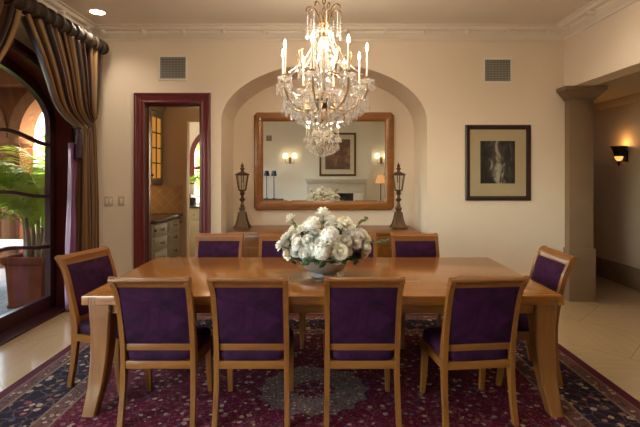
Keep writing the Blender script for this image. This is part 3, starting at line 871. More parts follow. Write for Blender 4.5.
def hydrangea_mesh(R, seed):
    rd = random.Random(seed); mb = MB(); mb.ball((0, 0, 0), R*.66, 2)
    N = 46
    for i in range(N):
        z = 1-2*(i+.5)/N*.85; a = i*2.39996
        d = Vector((math.sqrt(max(0, 1-z*z))*math.cos(a), math.sqrt(max(0, 1-z*z))*math.sin(a), z))
        u = d.orthogonal().normalized(); v = d.cross(u)
        t = rd.uniform(0, PI)
        for q in range(4):
            e = (u*math.cos(t+q*PI/2)+v*math.sin(t+q*PI/2)); s_ = d.cross(e)
            c = d*R*rd.uniform(.86, 1.0); w = R*.23
            vs = [mb.bm.verts.new(p) for p in (c, c+e*w*.6+s_*w*.55+d*w*.25, c+e*w*1.25+d*w*.1, c+e*w*.6-s_*w*.55+d*w*.25)]
            mb.bm.faces.new(vs)
    return mb
protos = []
def flower_proto(kind, R, seed):
    r = thing('white_rose' if kind != 'h' else 'white_hydrangea', 'x', 'flower', (0, 0, 0))
    m = rose_mesh(R, 4 if kind == 'r' else 3, seed) if kind != 'h' else hydrangea_mesh(R, seed)
    m.build('bloom', M['petal'] if kind != 'i' else M['petal2'], r, angle=80)
    MB().tube([(0, 0, -R*.5), (0, 0, -R*.5-.11)], .004, 6).build('stem', M['stem'], r)
    return r
used = {}
def bloom(kind, R, seed, loc, dirv, label, group, sc=1):
    key = (kind, R, seed)
    if key not in used: used[key] = flower_proto(kind, R, seed); o = used[key]
    else: o = copy_tree(used[key])
    o.location = loc; o.rotation_mode = 'XYZ'
    o.rotation_euler = Vector(dirv).to_track_quat('Z', 'Y').to_euler()
    o['label'] = label; o['group'] = group
    return o
bc = Vector((.035, 3.30, .975))
GF = 'white blooms of the table bouquet'
LBR = 'white rose bloom in the silver bowl bouquet on the dining table'
LBI = 'ivory rose bloom among the white flowers in the silver bowl'
specials = []
rd = random.Random(11)
# placed by sight first: big hydrangea heads facing the camera
for px, py, D, kind, R in ((330, 236, 3.03, 'h', .066), (322, 252, 3.02, 'h', .058), (341, 251, 3.03, 'i', .05), (313, 224, 3.12, 'h', .056), (346, 222, 3.12, 'i', .052)):
    p = W(px, py, D); dv = (p-Vector((.035, 3.3, .9))).normalized()
    lb = {'h': 'white hydrangea head at the front of the bouquet in the silver bowl', 'i': LBI}[kind]
    bloom(kind, R, 3, p, dv, lb, GF); specials.append(p)
N = 74; cnt = 0
for i in range(N):
    z = 1-(i+.5)/N*1.22; a = i*2.39996+.4
    rr = math.sqrt(max(0, 1-z*z))
    d = Vector((rr*math.cos(a), rr*math.sin(a), z))
    p = bc+Vector((d.x*.305, d.y*.22, d.z*.20+.0))+Vector((rd.uniform(-.02, .02), rd.uniform(-.02, .02), rd.uniform(-.015, .015)))
    if p.z < .935: continue
    if min([(p-s_).length for s_ in specials]) < .058: continue
    specials.append(p)
    k = rd.random()
    dv = Vector((d.x/.315, d.y/.24, d.z/.215+1.2)).normalized()
    if k < .62: bloom('r', .044, rd.choice((1, 2)), p, dv, LBR, GF)
    elif k < .82: bloom('b', .040, 5, p, dv, LBR, GF)
    else: bloom('i', .043, 4, p, dv, LBI, GF)
for px, py, D, lb in ((290, 217, 3.25, 'single white bud standing out at the upper left of the bouquet'), (323, 211, 3.3, 'white rose standing highest at the top of the bouquet'), (279, 245, 3.2, 'small white bud hanging out at the far left of the bouquet'), (284, 238, 3.22, 'white bud just above the leftmost one of the bouquet')):
    p = W(px, py, D); dv = (p-Vector((.02, 3.3, .85))).normalized()
    bloom('b', .036 if px != 323 else .05, 9 if px != 323 else 10, p, dv, lb, GF)
def sprig(loc, dirv, n, L, label, mat, lw=.018):
    r = thing('leafy_sprig', label, 'foliage', loc, 0, 'green sprigs of the table bouquet')
    dirv = Vector(dirv).normalized()
    pts = [dirv*L*t+Vector((0, 0, -.06*t*t*L/.2)) for t in [q/6 for q in range(7)]]
    MB().tube(pts, [.004-.0004*q for q in range(7)], 6).build('stem', M['stem'], r)
    mb = MB(); rr = random.Random(n+int(L*1000)+int(loc[0]*997))
    for q in range(n):
        t = .25+.75*q/n; b = dirv*L*t+Vector((0, 0, -.06*t*t*L/.2))
        e = (dirv*.5+Vector((rr.uniform(-1, 1), rr.uniform(-1, 1), rr.uniform(-.3, 1)))).normalized()
        s_ = e.cross(Vector((rr.uniform(-.3, .3), rr.uniform(-.3, .3), 1))).normalized(); l = lw*2.6
        def fn(u, v):
            return b+e*l*v+s_*(u-.5)*2*lw*math.sin(PI*min(1, .05+.95*v))**.8+Vector((0, 0, -.012*v*v))
        mb.grid(fn, 2, 4)
    mb.build('leaves', mat, r, angle=180, solid=.001)
    return r
for i in range(13):
    a = PI+PI*(i/12)
    x, y = .02+.18*math.cos(a), 3.30+.16*math.sin(a)
    sprig((x, y, .905), (math.cos(a), math.sin(a)*.8, .12+.15*(i % 2)), 8, .10, 'dark green leaves drooping over the rim of the silver bowl', M['leafdark'], .021)
for i in range(16):
    a = i*2.39996; t = .25+.6*(i/16)
    x, y = .035+.25*t*math.cos(a), 3.30+.19*t*math.sin(a)
    sprig((x, y, 1.10-.16*t*t), (math.cos(a)*.8, math.sin(a)*.8, .5), 7, .085, 'dark green leaves showing between the white blooms', M['leafdark'], .018)
sprig(W(364, 246, 3.22), (.75, -.2, .42), 12, .20, 'dark green sprig sticking out at the right of the bouquet', M['leafdark'], .016)
sprig(W(356, 228, 3.25), (.6, -.1, .8), 12, .15, 'pale green sprig sticking up at the upper right of the bouquet', M['stem'], .013)
sprig(W(297, 232, 3.25), (-.3, -.1, .9), 9, .11, 'pale green sprig beside the upper left bud of the bouquet', M['stem'], .012)

# ------------------------------------------------------------------ chandelier
CHX, CHY = .015, 3.35
chd = thing('crystal_chandelier', 'crystal chandelier with candle arms hanging above the dining table', 'chandelier', (CHX, CHY, 1.85))
cc = Vector((CHX, CHY, 0))
# chain
z = 2.70; k = 0
while z < ZC-.05:
    mb = MB(); a = (k % 2)*PI/2
    mb.tube([cc+Vector((.011*math.cos(t)*math.cos(a), .011*math.cos(t)*math.sin(a), z+.021*math.sin(t))) for t in [2*PI*q/10 for q in range(11)]], .0035, 6)
    mb.build('chain_link', M['bronze'], chd, world=True); z += .034; k += 1
MB().lathe([(.01, ZC-.07), (.03, ZC-.055), (.055, ZC-.03), (.065, ZC), (0, ZC)], 20, cc).build('canopy', M['brass'], chd, world=True)
# centre column: metal rod + stacked crystal shapes
MB().lathe([(.0, 2.02), (.012, 2.02), (.012, 2.66), (.02, 2.675), (0, 2.685)], 10, cc).build('stem', M['brass'], chd, world=True)
MB().lathe([(.02, 2.14), (.05, 2.17), (.055, 2.21), (.03, 2.25), (.05, 2.28), (.062, 2.32), (.058, 2.37), (.03, 2.41), (.022, 2.43), (.032, 2.46), (.034, 2.53), (.026, 2.57), (.02, 2.6)], 20, cc).build('crystal_column', M['crystal'], chd, world=True, smooth=False)
MB().lathe([(.028, 2.565), (.045, 2.575), (.05, 2.585), (.03, 2.60), (.015, 2.60)], 20, cc).build('collar', M['brass'], chd, world=True)
MB().lathe([(.012, 2.64), (.036, 2.645), (.042, 2.66), (.03, 2.68), (.012, 2.685)], 20, cc).build('crown_ring', M['bronze'], chd, world=True)
MB().lathe([(.02, 2.02), (.045, 2.035), (.06, 2.06), (.065, 2.09), (.04, 2.12), (.03, 2.14), (.02, 2.14)], 20, cc).build('hub', M['bronze'], chd, world=True)
for q in range(8):
    a = 2*PI*q/8+.3; d = Vector((math.cos(a), math.sin(a), 0))
    zs = .012*(q % 2)
    MB().tube(catmull([cc+d*.03+Vector((0, 0, 2.665)), cc+d*.045+Vector((0, 0, 2.71)), cc+d*.07+Vector((0, 0, 2.765+zs)), cc+d*.105+Vector((0, 0, 2.785+zs)), cc+d*.135+Vector((0, 0, 2.77+zs)), cc+d*.14+Vector((0, 0, 2.745+zs))], 5), [.0065]*20+[.0045]*6, 7).build('crown_scroll', M['bronze'], chd, world=True)
pend = []      # (point, length, radius)
def pendant(mb, p, L, r):
    n = 6
    rings = [[p+Vector((rr*math.cos(2*PI*k/n), rr*math.sin(2*PI*k/n), -zz)) for k in range(n)] for rr, zz in ((.001, 0), (r*.3, L*.10), (r*.45, L*.2), (r, L*.68), (r*.55, L*.92), (.001, L))]
    mb.loft(rings)
WIRE = []
def bead(mb, p, r):
    mb.ball(p, r, 1)
    if mb is not stuff: WIRE.append(Vector(p))
stuff = MB()
NA_ = 8
for q in range(NA_):
    a = -PI/2+math.radians(-14)+2*PI*q/NA_
    d = Vector((math.cos(a), math.sin(a), 0)); R = .33
    pts = catmull([cc+d*.045+Vector((0, 0, 2.08)), cc+d*.11+Vector((0, 0, 2.01)), cc+d*.20+Vector((0, 0, 2.005)), cc+d*.285+Vector((0, 0, 2.06)), cc+d*.33+Vector((0, 0, 2.14)), cc+d*R+Vector((0, 0, 2.195))], 6)
    arm = MB().tube(pts, .0085, 8)  .build('arm', M['gilt'], chd, world=True)
    e = cc+d*R
    MB().lathe([(.008, 2.19), (.03, 2.20), (.052, 2.213), (.055, 2.222), (.03, 2.218), (.012, 2.22)], 14, e).build('drip_pan', M['crystal'], arm, world=True, smooth=False)
    MB().lathe([(.013, 2.218), (.017, 2.225), (.017, 2.245), (.0, 2.245)], 10, e).build('candle_cup', M['brass'], arm, world=True)
    MB().lathe([(.008, 2.24), (.008, 2.432), (.006, 2.436), (0, 2.436)], 12, e).build('candle', M['candle'], arm, world=True)
    MB().lathe([(.004, 2.434), (.009, 2.444), (.011, 2.457), (.009, 2.473), (.004, 2.49), (0, 2.50)], 12, e).build('flame_bulb', M['flame'], arm, world=True)
    lt = bpy.data.lights.new('candle_glow', 'POINT'); lt.energy = 5.0; lt.color = (1, .84, .64); lt.shadow_soft_size = .03
    lo_ = bpy.data.objects.new('candle_glow', lt); COL.objects.link(lo_); lo_.location = e+Vector((0, 0, 2.57)); 
    lo_.parent = arm; lo_.location = lo_.location-chd.location
    # scrolled upper arm with a crystal spray
    MB().tube(catmull([cc+d*.05+Vector((0, 0, 2.30)), cc+d*.12+Vector((0, 0, 2.28)), cc+d*.19+Vector((0, 0, 2.33)), cc+d*.215+Vector((0, 0, 2.42)), cc+d*.18+Vector((0, 0, 2.45))], 5), .005, 6).build('upper_scroll', M['brass'], chd, world=True)
    pend.append((cc+d*.19+Vector((0, 0, 2.44)), .075, .013)); pend.append((cc+d*.2+Vector((0, 0, 2.32)), .07, .013))
    # drops around the drip pan and below the arm
    for j in range(6):
        b = a+2*PI*j/6; dd = Vector((math.cos(b), math.sin(b), 0))
        (pend if j % 2 == 0 else pend).append((e+dd*.052+Vector((0, 0, 2.212)), .075, .0135))
    pend.append((cc+d*.30+Vector((0, 0, 2.06)), .095, .017)); pend.append((cc+d*.335+Vector((0, 0, 2.10)), .12, .019))
    pend.append((cc+d*.21+Vector((0, 0, 1.998)), .085, .015)); pend.append((cc+d*.13+Vector((0, 0, 2.0)), .075, .014))
    a2 = a+PI/NA_; d2 = Vector((math.cos(a2), math.sin(a2), 0))
    # swags of beads between neighbouring arms, and strands up to the crown
    aN = a+2*PI/NA_; dN = Vector((math.cos(aN), math.sin(aN), 0))
    def strand():
        if len(WIRE) > 1: st.tube(list(WIRE), .0022, 5)
        WIRE.clear(); st.build('bead_strand', M['crystal'], chd, world=True, smooth=False)
    st = MB(); WIRE.clear()
    for j in range(1, 15):
        t = j/15; p = cc+(d*R*(1-t)+dN*R*t)+Vector((0, 0, 2.205-.13*math.sin(PI*t))); bead(st, p, .0085)
        if j in (3, 5, 7, 8, 10, 12): pend.append((p+Vector((0, 0, -.01)), .07, .013))
    strand(); st = MB()
    for j in range(1, 22):
        t = j/22; p = cc+d*(.05+(.31-.05)*t**1.6)+Vector((0, 0, 2.655-(2.655-2.25)*t-.03*math.sin(PI*t))); bead(st, p, .0075)
    strand(); st = MB()
    for j in range(1, 12):
        t = j/12; p = cc+d2*(.045+.18*t)+Vector((0, 0, 2.56-.26*math.sin(PI*t*.6))); bead(st, p, .0075)
    strand(); st = MB()
    for j in range(1, 7):
        p = cc+d2*.125+Vector((0, 0, 2.745-.022*j)); bead(st, p, .006)
    pend.append((cc+d2*.125+Vector((0, 0, 2.60)), .06, .011)); 
    strand()
# lower basket rings
for rr, zz, n, L in ((.29, 2.07, 30, .10), (.25, 2.025, 26, .095), (.20, 1.985, 22, .085), (.145, 1.95, 17, .075), (.09, 1.925, 12, .065), (.04, 1.905, 6, .055)):
    MB().tube([cc+Vector((rr*math.cos(2*PI*k/40), rr*math.sin(2*PI*k/40), zz+.004)) for k in range(41)], .003, 5).build('basket_ring', M['brass'], chd, world=True)
    for k in range(n): pend.append((cc+Vector((rr*math.cos(2*PI*k/n), rr*math.sin(2*PI*k/n), zz)), L, .0125))
for q in range(4):
    a = 2*PI*q/4+.2; d = Vector((math.cos(a), math.sin(a), 0))
    MB().tube(catmull([cc+d*.25+Vector((0, 0, 2.034)), cc+d*.2+Vector((0, 0, 1.988)), cc+d*.09+Vector((0, 0, 1.928)), cc+d*.01+Vector((0, 0, 1.905))], 4), .003, 5).build('basket_rib', M['brass'], chd, world=True)
pend.sort(key=lambda t: t[0].y)
for i, (p, L, r) in enumerate(pend):
    if i < 98:
        mb = MB(); pendant(mb, p, L, r); bead(mb, p+Vector((0, 0, .006)), .006); mb.build('crystal_drop', M['crystal'], chd, world=True, smooth=False)
    else:
        pendant(stuff, p, L, r); bead(stuff, p+Vector((0, 0, .006)), .006)
s_ = stuff.build('crystal_drops', M['crystal'], chd, world=True, smooth=False); s_['kind'] = 'stuff'
MB().ball(cc+Vector((0, 0, 1.865)), .022, 2).build('crystal_ball', M['crystal'], chd, world=True, smooth=False)

# ------------------------------------------------------------------ wall things
def vent(label, x0, x1, z0, z1, y, face=-1):
    r = thing('air_vent', label, 'vent', ((x0+x1)/2, y, z0), 0, 'wall air vents')
    def f(a): return y+face*a
    mb = MB(); w = .022
    for q in ((x0, z0, x1, z0+w), (x0, z1-w, x1, z1), (x0, z0+w, x0+w, z1-w), (x1-w, z0+w, x1, z1-w)):
        mb.box((q[0], min(f(0), f(.012)), q[1]), (q[2], max(f(0), f(.012)), q[3]), .003)
    mb.build('frame', M['white'], r, world=True)
    MB().box((x0+w, min(f(.0), f(.002)), z0+w), (x1-w, max(f(0), f(.002)), z1-w)).build('backing', M['ventdark'], r, world=True)
    mb = MB(); n = 9
    for k in range(n):
        z = z0+w+(z1-z0-2*w)*(k+.5)/n
        mb.box((x0+w, min(f(.002), f(.008)), z-.004), (x1-w, max(f(.002), f(.008)), z+.004))
    for k in range(8):
        x = x0+w+(x1-x0-2*w)*(k+.5)/8
        mb.box((x-.002, min(f(.003), f(.009)), z0+w), (x+.002, max(f(.003), f(.009)), z1-w))
    mb.build('grille', M['grille'], r, world=True)
def bw(px, py, D=YB): p = W(px, py, D); return p.x, p.z
x0, z1 = bw(158.5, 55.5); x1, z0 = bw(187.5, 80.5); vent('square grey air vent on the back wall above the doorway', x0, x1, z0, z1, YB)
x0, z1 = bw(483, 58); x1, z0 = bw(512, 83); vent('square grey air vent on the back wall above the framed print', x0, x1, z0, z1, YB)
vent('grey air vent on the wall opposite, seen in the mirror', -1.76, -1.54, 2.5, 2.72, YR, 1)
def plate(px, py, w, label, n):
    x, z = bw(px, py)
    r = thing('light_switch', label, 'switch', (x, YB, z), 0, 'wall switch plates')
    MB().box((-w/2, -.008, -.06), (w/2, 0, .06), .003).build('plate', M['plate'], r)
    for k in range(n):
        xx = (k-(n-1)/2)*.045
        MB().box((xx-.011, -.013, -.03), (xx+.011, -.006, .03), .002).build('rocker', M['trim'], r)
plate(109, 201, .105, 'ivory double switch plate on the wall beside the curtain', 2)
plate(121.5, 201, .075, 'ivory single switch plate on the wall beside the doorway', 1)
# framed print on the right
x0, z1 = bw(465, 125); x1, z0 = bw(530, 200.5)
pr = thing('framed_print', 'black and white print in a dark frame with cream mat on the right wall', 'picture', ((x0+x1)/2, YB, z0))
frame_ring(x0, x1, z0, z1, YB, .055, 'frame', M['framewood'], pr, [(0, 0), (0, .022), (.012, .03), (.04, .026), (.055, .018), (.055, 0)])
MB().box((x0+.04, YB-.012, z0+.04), (x1-.04, YB-.004, z1-.04)).build('mat_board', M['matboard'], pr, world=True)
a0, b1 = bw(480, 141); a1, b0 = bw(514.5, 183.5)
o = MB().box((-(a1-a0)/2, -.002, -(b1-b0)/2), ((a1-a0)/2, .001, (b1-b0)/2)).build('print', M['print'], pr, smooth=False)
o.location = ((a0+a1)/2-pr.location.x, -.013, (b0+b1)/2-pr.location.z)
MB().box((x0+.05, YB-.019, z0+.05), (x1-.05, YB-.0175, z1-.05)).build('glazing', thin_glass('picture_glass', (.97, .97, .96), .8), pr, world=True, smooth=False)

# recessed downlights
def downlight(x, y, label, e=26):
    r = thing('recessed_light', label, 'ceiling light', (x, y, ZC), 0, 'recessed ceiling lights')
    MB().lathe([(.075, -.001), (.078, -.006), (.092, -.006), (.095, 0), (.075, 0)], 28).build('trim_ring', M['trim'], r)
    MB().lathe([(0, -.003), (.074, -.003), (.074, .012), (0, .012)], 28).build('lens', M['can'], r)
    lt = bpy.data.lights.new('downlight', 'SPOT'); lt.energy = e; lt.color = (1, .86, .68); lt.spot_size = math.radians(135); lt.spot_blend = 1; lt.shadow_soft_size = .07
    o = bpy.data.objects.new('downlight', lt); COL.objects.link(o); o.parent = r; o.location = (0, 0, -.02)
p = W(97, 12, 4.78)
downlight(-2.44, 4.78, 'recessed ceiling light in the corner by the curtain rod', 30)
for i, (x, y) in enumerate(((2.35, 4.1), (-1.2, 3.9), (1.2, 3.9), (-2.2, 1.9), (0, 1.6), (2.2, 1.9), (-1.6, -.2), (.4, -.2), (2.2, -.2))):  # unseen downlights added to raise the light level of the room
    downlight(x, y, 'unseen recessed fill light added above the rest of the room, outside the view', (9 if x > 2 else 14) if y < 3 else (16 if x > 2 else 46))

r = thing('added_niche_light', 'small unseen light added to warm the arched niche, at its top behind the chandelier', 'ceiling light', (.02, 5.72, 2.862))  # no lamp is seen here; added to warm the niche interior
MB().lathe([(.0, -.006), (.038, -.006), (.05, -.004), (.05, .012), (0, .012)], 20).build('lens', M['can'], r)
lt = bpy.data.lights.new('niche_fill', 'SPOT'); lt.energy = 16; lt.color = (1, .80, .58); lt.spot_size = math.radians(165); lt.spot_blend = 1; lt.shadow_soft_size = .05
o = bpy.data.objects.new('niche_fill', lt); COL.objects.link(o); o.parent = r; o.location = (0, 0, -.03)
# corridor sconce
sc = thing('wall_sconce', 'dark cup-shaped wall sconce glowing amber on the corridor wall', 'wall lamp', (XC, 5.95, 1.62))
q = Vector((XC-.105, 5.95, 0))
mb = MB(); mb.lathe([(.052, 1.755), (.058, 1.765), (.066, 1.80), (.085, 1.86), (.104, 1.885), (.106, 1.893), (.098, 1.893), (.078, 1.86), (.058, 1.80), (.048, 1.76)], 20, q); mb.build('cup', M['iron'], sc, world=True)
MB().lathe([(0, 1.80), (.052, 1.80), (.074, 1.86), (.085, 1.878), (0, 1.882)], 18, q).build('glow_bowl', M['amberglow'], sc, world=True)
MB().lathe([(0, 1.685), (.016, 1.69), (.036, 1.71), (.05, 1.74), (.05, 1.757), (0, 1.757)], 18, q).build('lower_glass', M['amberglow'], sc, world=True)
MB().lathe([(0, 1.62), (.010, 1.63), (.012, 1.645), (.026, 1.68), (.02, 1.692), (0, 1.692)], 14, q).build('finial', M['iron'], sc, world=True)
MB().box((XC-.03, 5.92, 1.68), (XC, 5.98, 1.84), .006).build('backplate', M['iron'], sc, world=True)
MB().bar([(XC-.02, 5.95, 1.77), (XC-.105, 5.95, 1.765)], .02, .02, (0, 1, 0)).build('bracket', M['iron'], sc, world=True)
lt = bpy.data.lights.new('sconce_glow', 'POINT'); lt.energy = 1.6; lt.color = (1, .5, .16); lt.shadow_soft_size = .04
o = bpy.data.objects.new('sconce_glow', lt); COL.objects.link(o); o.parent = sc; o.location = (-.105, 0, .31)

# ------------------------------------------------------------------ pantry and kitchen
struct(MB().box((-3.3, YB+.16, 0), (-2.72, 6.62, 2.75)).build('wall_pantry_left', M['tan'])) 
struct(MB().box((-1.44, YB+.16, 0), (-1.32, 9.2, 2.9)).build('wall_pantry_right', M['tan']))
mb = MB().box((-2.75, 6.62, 0), (-2.035, 6.76, 2.75)); mb.box((-2.035, 6.62, 2.31), (-1.44, 6.76, 2.75)); mb.box((-3.3, 6.62, 0), (-2.75, 6.76, 2.9))
struct(mb.build('wall_pantry_end', M['tan']))
# base cabinet run with counter
bcab = thing('base_cabinet', 'putty base cabinet with drawers in the pantry beyond the doorway', 'cabinet', (-2.4, 6.05, 0))
MB().box((-2.70, 5.53, .09), (-2.13, 6.60, .885), .003).build('body', M['cab'], bcab, world=True)
MB().box((-2.70, 5.53, 0), (-2.18, 6.60, .09)).build('plinth', M['cab'], bcab, world=True)
for y0, y1 in ((5.56, 6.02), (6.05, 6.54)):
    for z0, z1 in ((.12, .31), (.335, .51), (.535, .69), (.715, .86)):
        mb = MB().box((-2.132, y0, z0), (-2.112, y1, z1), .003); mb.box((-2.114, y0+.035, z0+.03), (-2.106, y1-.035, z1-.03), .003)
        dr = mb.build('drawer', M['cab'], bcab, world=True)
        MB().tube(catmull([(-2.11, (y0+y1)/2-.05, (z0+z1)/2+.012), (-2.085, (y0+y1)/2-.035, (z0+z1)/2), (-2.08, (y0+y1)/2, (z0+z1)/2-.012), (-2.085, (y0+y1)/2+.035, (z0+z1)/2), (-2.11, (y0+y1)/2+.05, (z0+z1)/2+.012)], 4), .006, 6).build('handle', M['iron'], dr, world=True)
for y in (5.56, 6.54):
    MB().ball((-2.105, y, .80), .018, 1).build('corner_block', M['iron'], bcab, world=True)
tag(MB().box((-2.715, 5.515, .886), (-2.09, 6.612, .925), .006).build('countertop', M['granite']), 'dark granite countertop on the pantry base cabinet', 'countertop')
mb = MB().box((-2.72, 5.52, .926), (-2.708, 6.61, 1.345)); mb.box((-2.708, 6.605, .926), (-2.085, 6.619, 1.345))
struct(mb.build('trim_backsplash', M['tile'], smooth=False))
ucab = thing('wall_cabinet', 'putty wall cabinet with lit leaded glass door in the pantry', 'cabinet', (-2.53, 6.2, 1.35))
mb = MB(); mb.box((-2.70, 5.53, 1.36), (-2.40, 6.60, 2.42), .003); mb.build('body', M['cab'], ucab, world=True)
mb = MB().prism([(-2.70, 2.42), (-2.385, 2.42), (-2.35, 2.47), (-2.34, 2.50), (-2.70, 2.50)], 'y', 5.53, 6.60); mb.build('cornice', M['cab'], ucab, world=True)
for y0, y1 in ((5.55, 6.06), (6.08, 6.585)):
    mb = MB(); w = .075
    for a in ((y0, 1.38+w, y0+w, 2.40-w), (y1-w, 1.38+w, y1, 2.40-w), (y0, 1.38, y1, 1.38+w), (y0, 2.40-w, y1, 2.40)): mb.box((-2.40, a[0], a[1]), (-2.375, a[2], a[3]), .003)
    dr = mb.build('door', M['cab'], ucab, world=True)
    MB().box((-2.398, y0+w-.005, 1.38+w-.005), (-2.390, y1-w+.005, 2.40-w+.005)).build('glass_panel', M['amber'], dr, world=True, smooth=False)
    mb = MB()
    for k in range(1, 4): z = 1.455+k*(2.325-1.455)/4; mb.box((-2.392, y0+w, z-.008), (-2.380, y1-w, z+.008))
    mb.box((-2.392, (y0+y1)/2-.008, 1.455), (-2.380, (y0+y1)/2+.008, 2.325)); mb.build('leading', M['iron'], dr, world=True)
    MB().ball((-2.36, y0+.04, 1.50), .02, 2).build('knob', M['iron'], dr, world=True)
MB().box((-2.68, 5.6, 1.355), (-2.5, 6.5, 1.36)).build('light_strip', emis('under_cabinet_strip', (1, .55, .2), 2.2), ucab, world=True)
# kitchen beyond
KY = 9.0
win = [(-2.70, .95)]+[(-2.70, 1.9)]+[(-2.0-.70*math.cos(PI*k/16), 1.9+.62*math.sin(PI*k/16)) for k in range(1, 16)]+[(-1.30-.001, 1.9), (-1.301, .95)]
struct(wall_x(KY, KY+.15, [(-3.3, 0), (-1.3, 0), (-1.3, 2.9), (-3.3, 2.9)], [[(a if a < -1.31 else -1.31, b) for a, b in win]]).build('wall_kitchen', M['white'], angle=25))
struct(MB().box((-3.3, 6.76, 0), (-3.2, KY, 2.9)).build('wall_kitchen_left', M['white']))
k1 = [(-2.70, .95), (-2.70, 1.9)]+[(-2.0-.70*math.cos(PI*k/16), 1.9+.62*math.sin(PI*k/16)) for k in range(1, 9)]
k2 = [(-2.60, .95), (-2.60, 1.9)]+[(-2.0-.60*math.cos(PI*k/16), 1.9+.52*math.sin(PI*k/16)) for k in range(1, 9)]
mb = MB(); mb.loft([[Vector((p[0], y, p[1])) for p in pl_] for y, pl_ in ((KY-.02, k1), (KY-.02, k2), (KY+.1, k2), (KY+.1, k1))], closed=False, cap=False)
mb.box((-2.62, KY+.02, 1.6), (-1.32, KY+.06, 1.66)); mb.box((-2.36, KY+.02, .95), (-2.31, KY+.06, 2.35))
wk = struct(mb.build('window_3', M['maroon']))
MB().box((-2.69, KY+.06, .95), (-1.32, KY+.064, 2.5)).build('pane', M['glass'], wk, world=True, smooth=False)
kc = thing('kitchen_cabinet', 'sage green kitchen cabinet seen through the second doorway', 'cabinet', (-2.1, 8.65, 0))
MB().box((-3.0, 8.35, 0), (-1.46, 8.98, .86), .003).build('body', M['cab2'], kc, world=True)
for x0 in (-2.98, -2.6, -2.22, -1.84):
    mb = MB().box((x0, 8.332, .1), (x0+.35, 8.352, .62), .003); mb.box((x0+.06, 8.325, .16), (x0+.29, 8.335, .56), .004); mb.build('door', M['cab2'], kc, world=True)
    dr = MB().box((x0, 8.332, .66), (x0+.35, 8.352, .82), .003).build('drawer', M['cab2'], kc, world=True)
    MB().ball((x0+.175, 8.32, .74), .014, 1).build('knob', M['iron'], dr, world=True)
MB().box((-3.02, 8.32, .86), (-1.46, 8.99, .90), .004).build('worktop', M['granite'], kc, world=True)
# things on the kitchen worktop
kp = thing('kitchen_pot', 'dark pot standing on the far kitchen worktop', 'pot', (-2.56, 8.55, .90))
MB().lathe([(0, 0), (.1, 0), (.115, .02), (.12, .16), (.11, .16), (.1, .02), (0, .015)], 20).build('body', M['iron'], kp)
MB().lathe([(.125, .16), (.10, .18), (.03, .195), (.02, .22), (0, .222)], 20).build('lid', M['iron'], kp)
for s in (-1, 1): MB().tube(catmull([(s*.118, -.03, .12), (s*.15, -.02, .125), (s*.15, .02, .125), (s*.118, .03, .12)], 3), .008, 6).build('handle', M['iron'], kp)
pp = thing('potted_herb', 'small green plant on the kitchen window sill', 'plant', (-2.62, 8.86, .90))
MB().lathe([(0, 0), (.06, 0), (.08, .38), (.085, .4), (.07, .4), (.0, .37)], 18).build('vase', M['marble'], pp)
mb = MB(); rr = random.Random(4)
for k in range(60):
    d = Vector((rr.uniform(-1, 1), rr.uniform(-1, 1), rr.uniform(.2, 1.4))).normalized(); b = Vector((0, 0, .4))+d*rr.uniform(.04, .17); s__ = d.orthogonal().normalized()
    mb.grid(lambda u, v: b+d*.06*v+s__*(u-.5)*.045*math.sin(PI*(.05+.9*v)), 2, 3)
mb.build('leaves', M['leaf2'], pp, angle=180)
lt = bpy.data.lights.new('pantry_point_light', 'POINT'); lt.energy = 1.6; lt.color = (1, .74, .46); lt.shadow_soft_size = .08  # bare point light, no fitting modelled in the pantry
o = bpy.data.objects.new('pantry_point_light', lt); COL.objects.link(o); o.location = (-1.8, 6.0, 2.52)
lt = bpy.data.lights.new('kitchen_point_light', 'POINT'); lt.energy = 14; lt.color = (1, .9, .75); lt.shadow_soft_size = .1  # bare point light, no fitting modelled in the kitchen
o = bpy.data.objects.new('kitchen_point_light', lt); COL.objects.link(o); o.location = (-2.1, 7.7, 2.6)

# ------------------------------------------------------------------ seen in the mirror: rear of the room
fp = thing('fireplace', 'pale marble fireplace mantel on the wall opposite, seen in the mirror', 'fireplace', (.42, YR+.22, 0))
yf = YR+.22
mb = MB(); mb.box((-.45, yf, 0), (-.12, yf+.14, .92), .005); mb.box((.96, yf, 0), (1.29, yf+.14, .92), .005); mb.box((-.45, yf, .92), (1.29, yf+.135, 1.22), .005); mb.build('surround', M['marble'], fp, world=True)
mb = MB(); mb.box((-.52, yf, 1.30), (1.36, yf+.26, 1.36), .008); mb.box((-.48, yf, 1.22), (1.32, yf+.2, 1.30), .015); mb.build('mantel_shelf', M['marble'], fp, world=True)
MB().box((-.12, yf, 0), (.96, yf+.01, .92)).build('firebox', M['bg_dark'], fp, world=True)
MB().box((-.10, yf+.05, .02), (.94, yf+.07, .66), .004).build('fire_screen', M['iron'], fp, world=True)
pa = thing('framed_painting', 'dim brown painting in a wide mat above the fireplace, seen in the mirror', 'picture', (.48, yf, 1.44))
frame_ring(-.08, 1.04, 1.44, 2.76, yf, .06, 'frame', M['bronze'], pa, [(0, 0), (0, -.03), (.03, -.045), (.06, -.03), (.06, 0)])
MB().box((-.04, yf, 1.48), (1.0, yf+.012, 2.72)).build('mat_board', plain('pale_mat', (.6, .55, .45), .8), pa, world=True)
o = MB().box((-.38, -.005, -.46), (.38, .005, .46)).build('canvas', M['painting'], pa, smooth=False); o.location = (0, .018, .66)
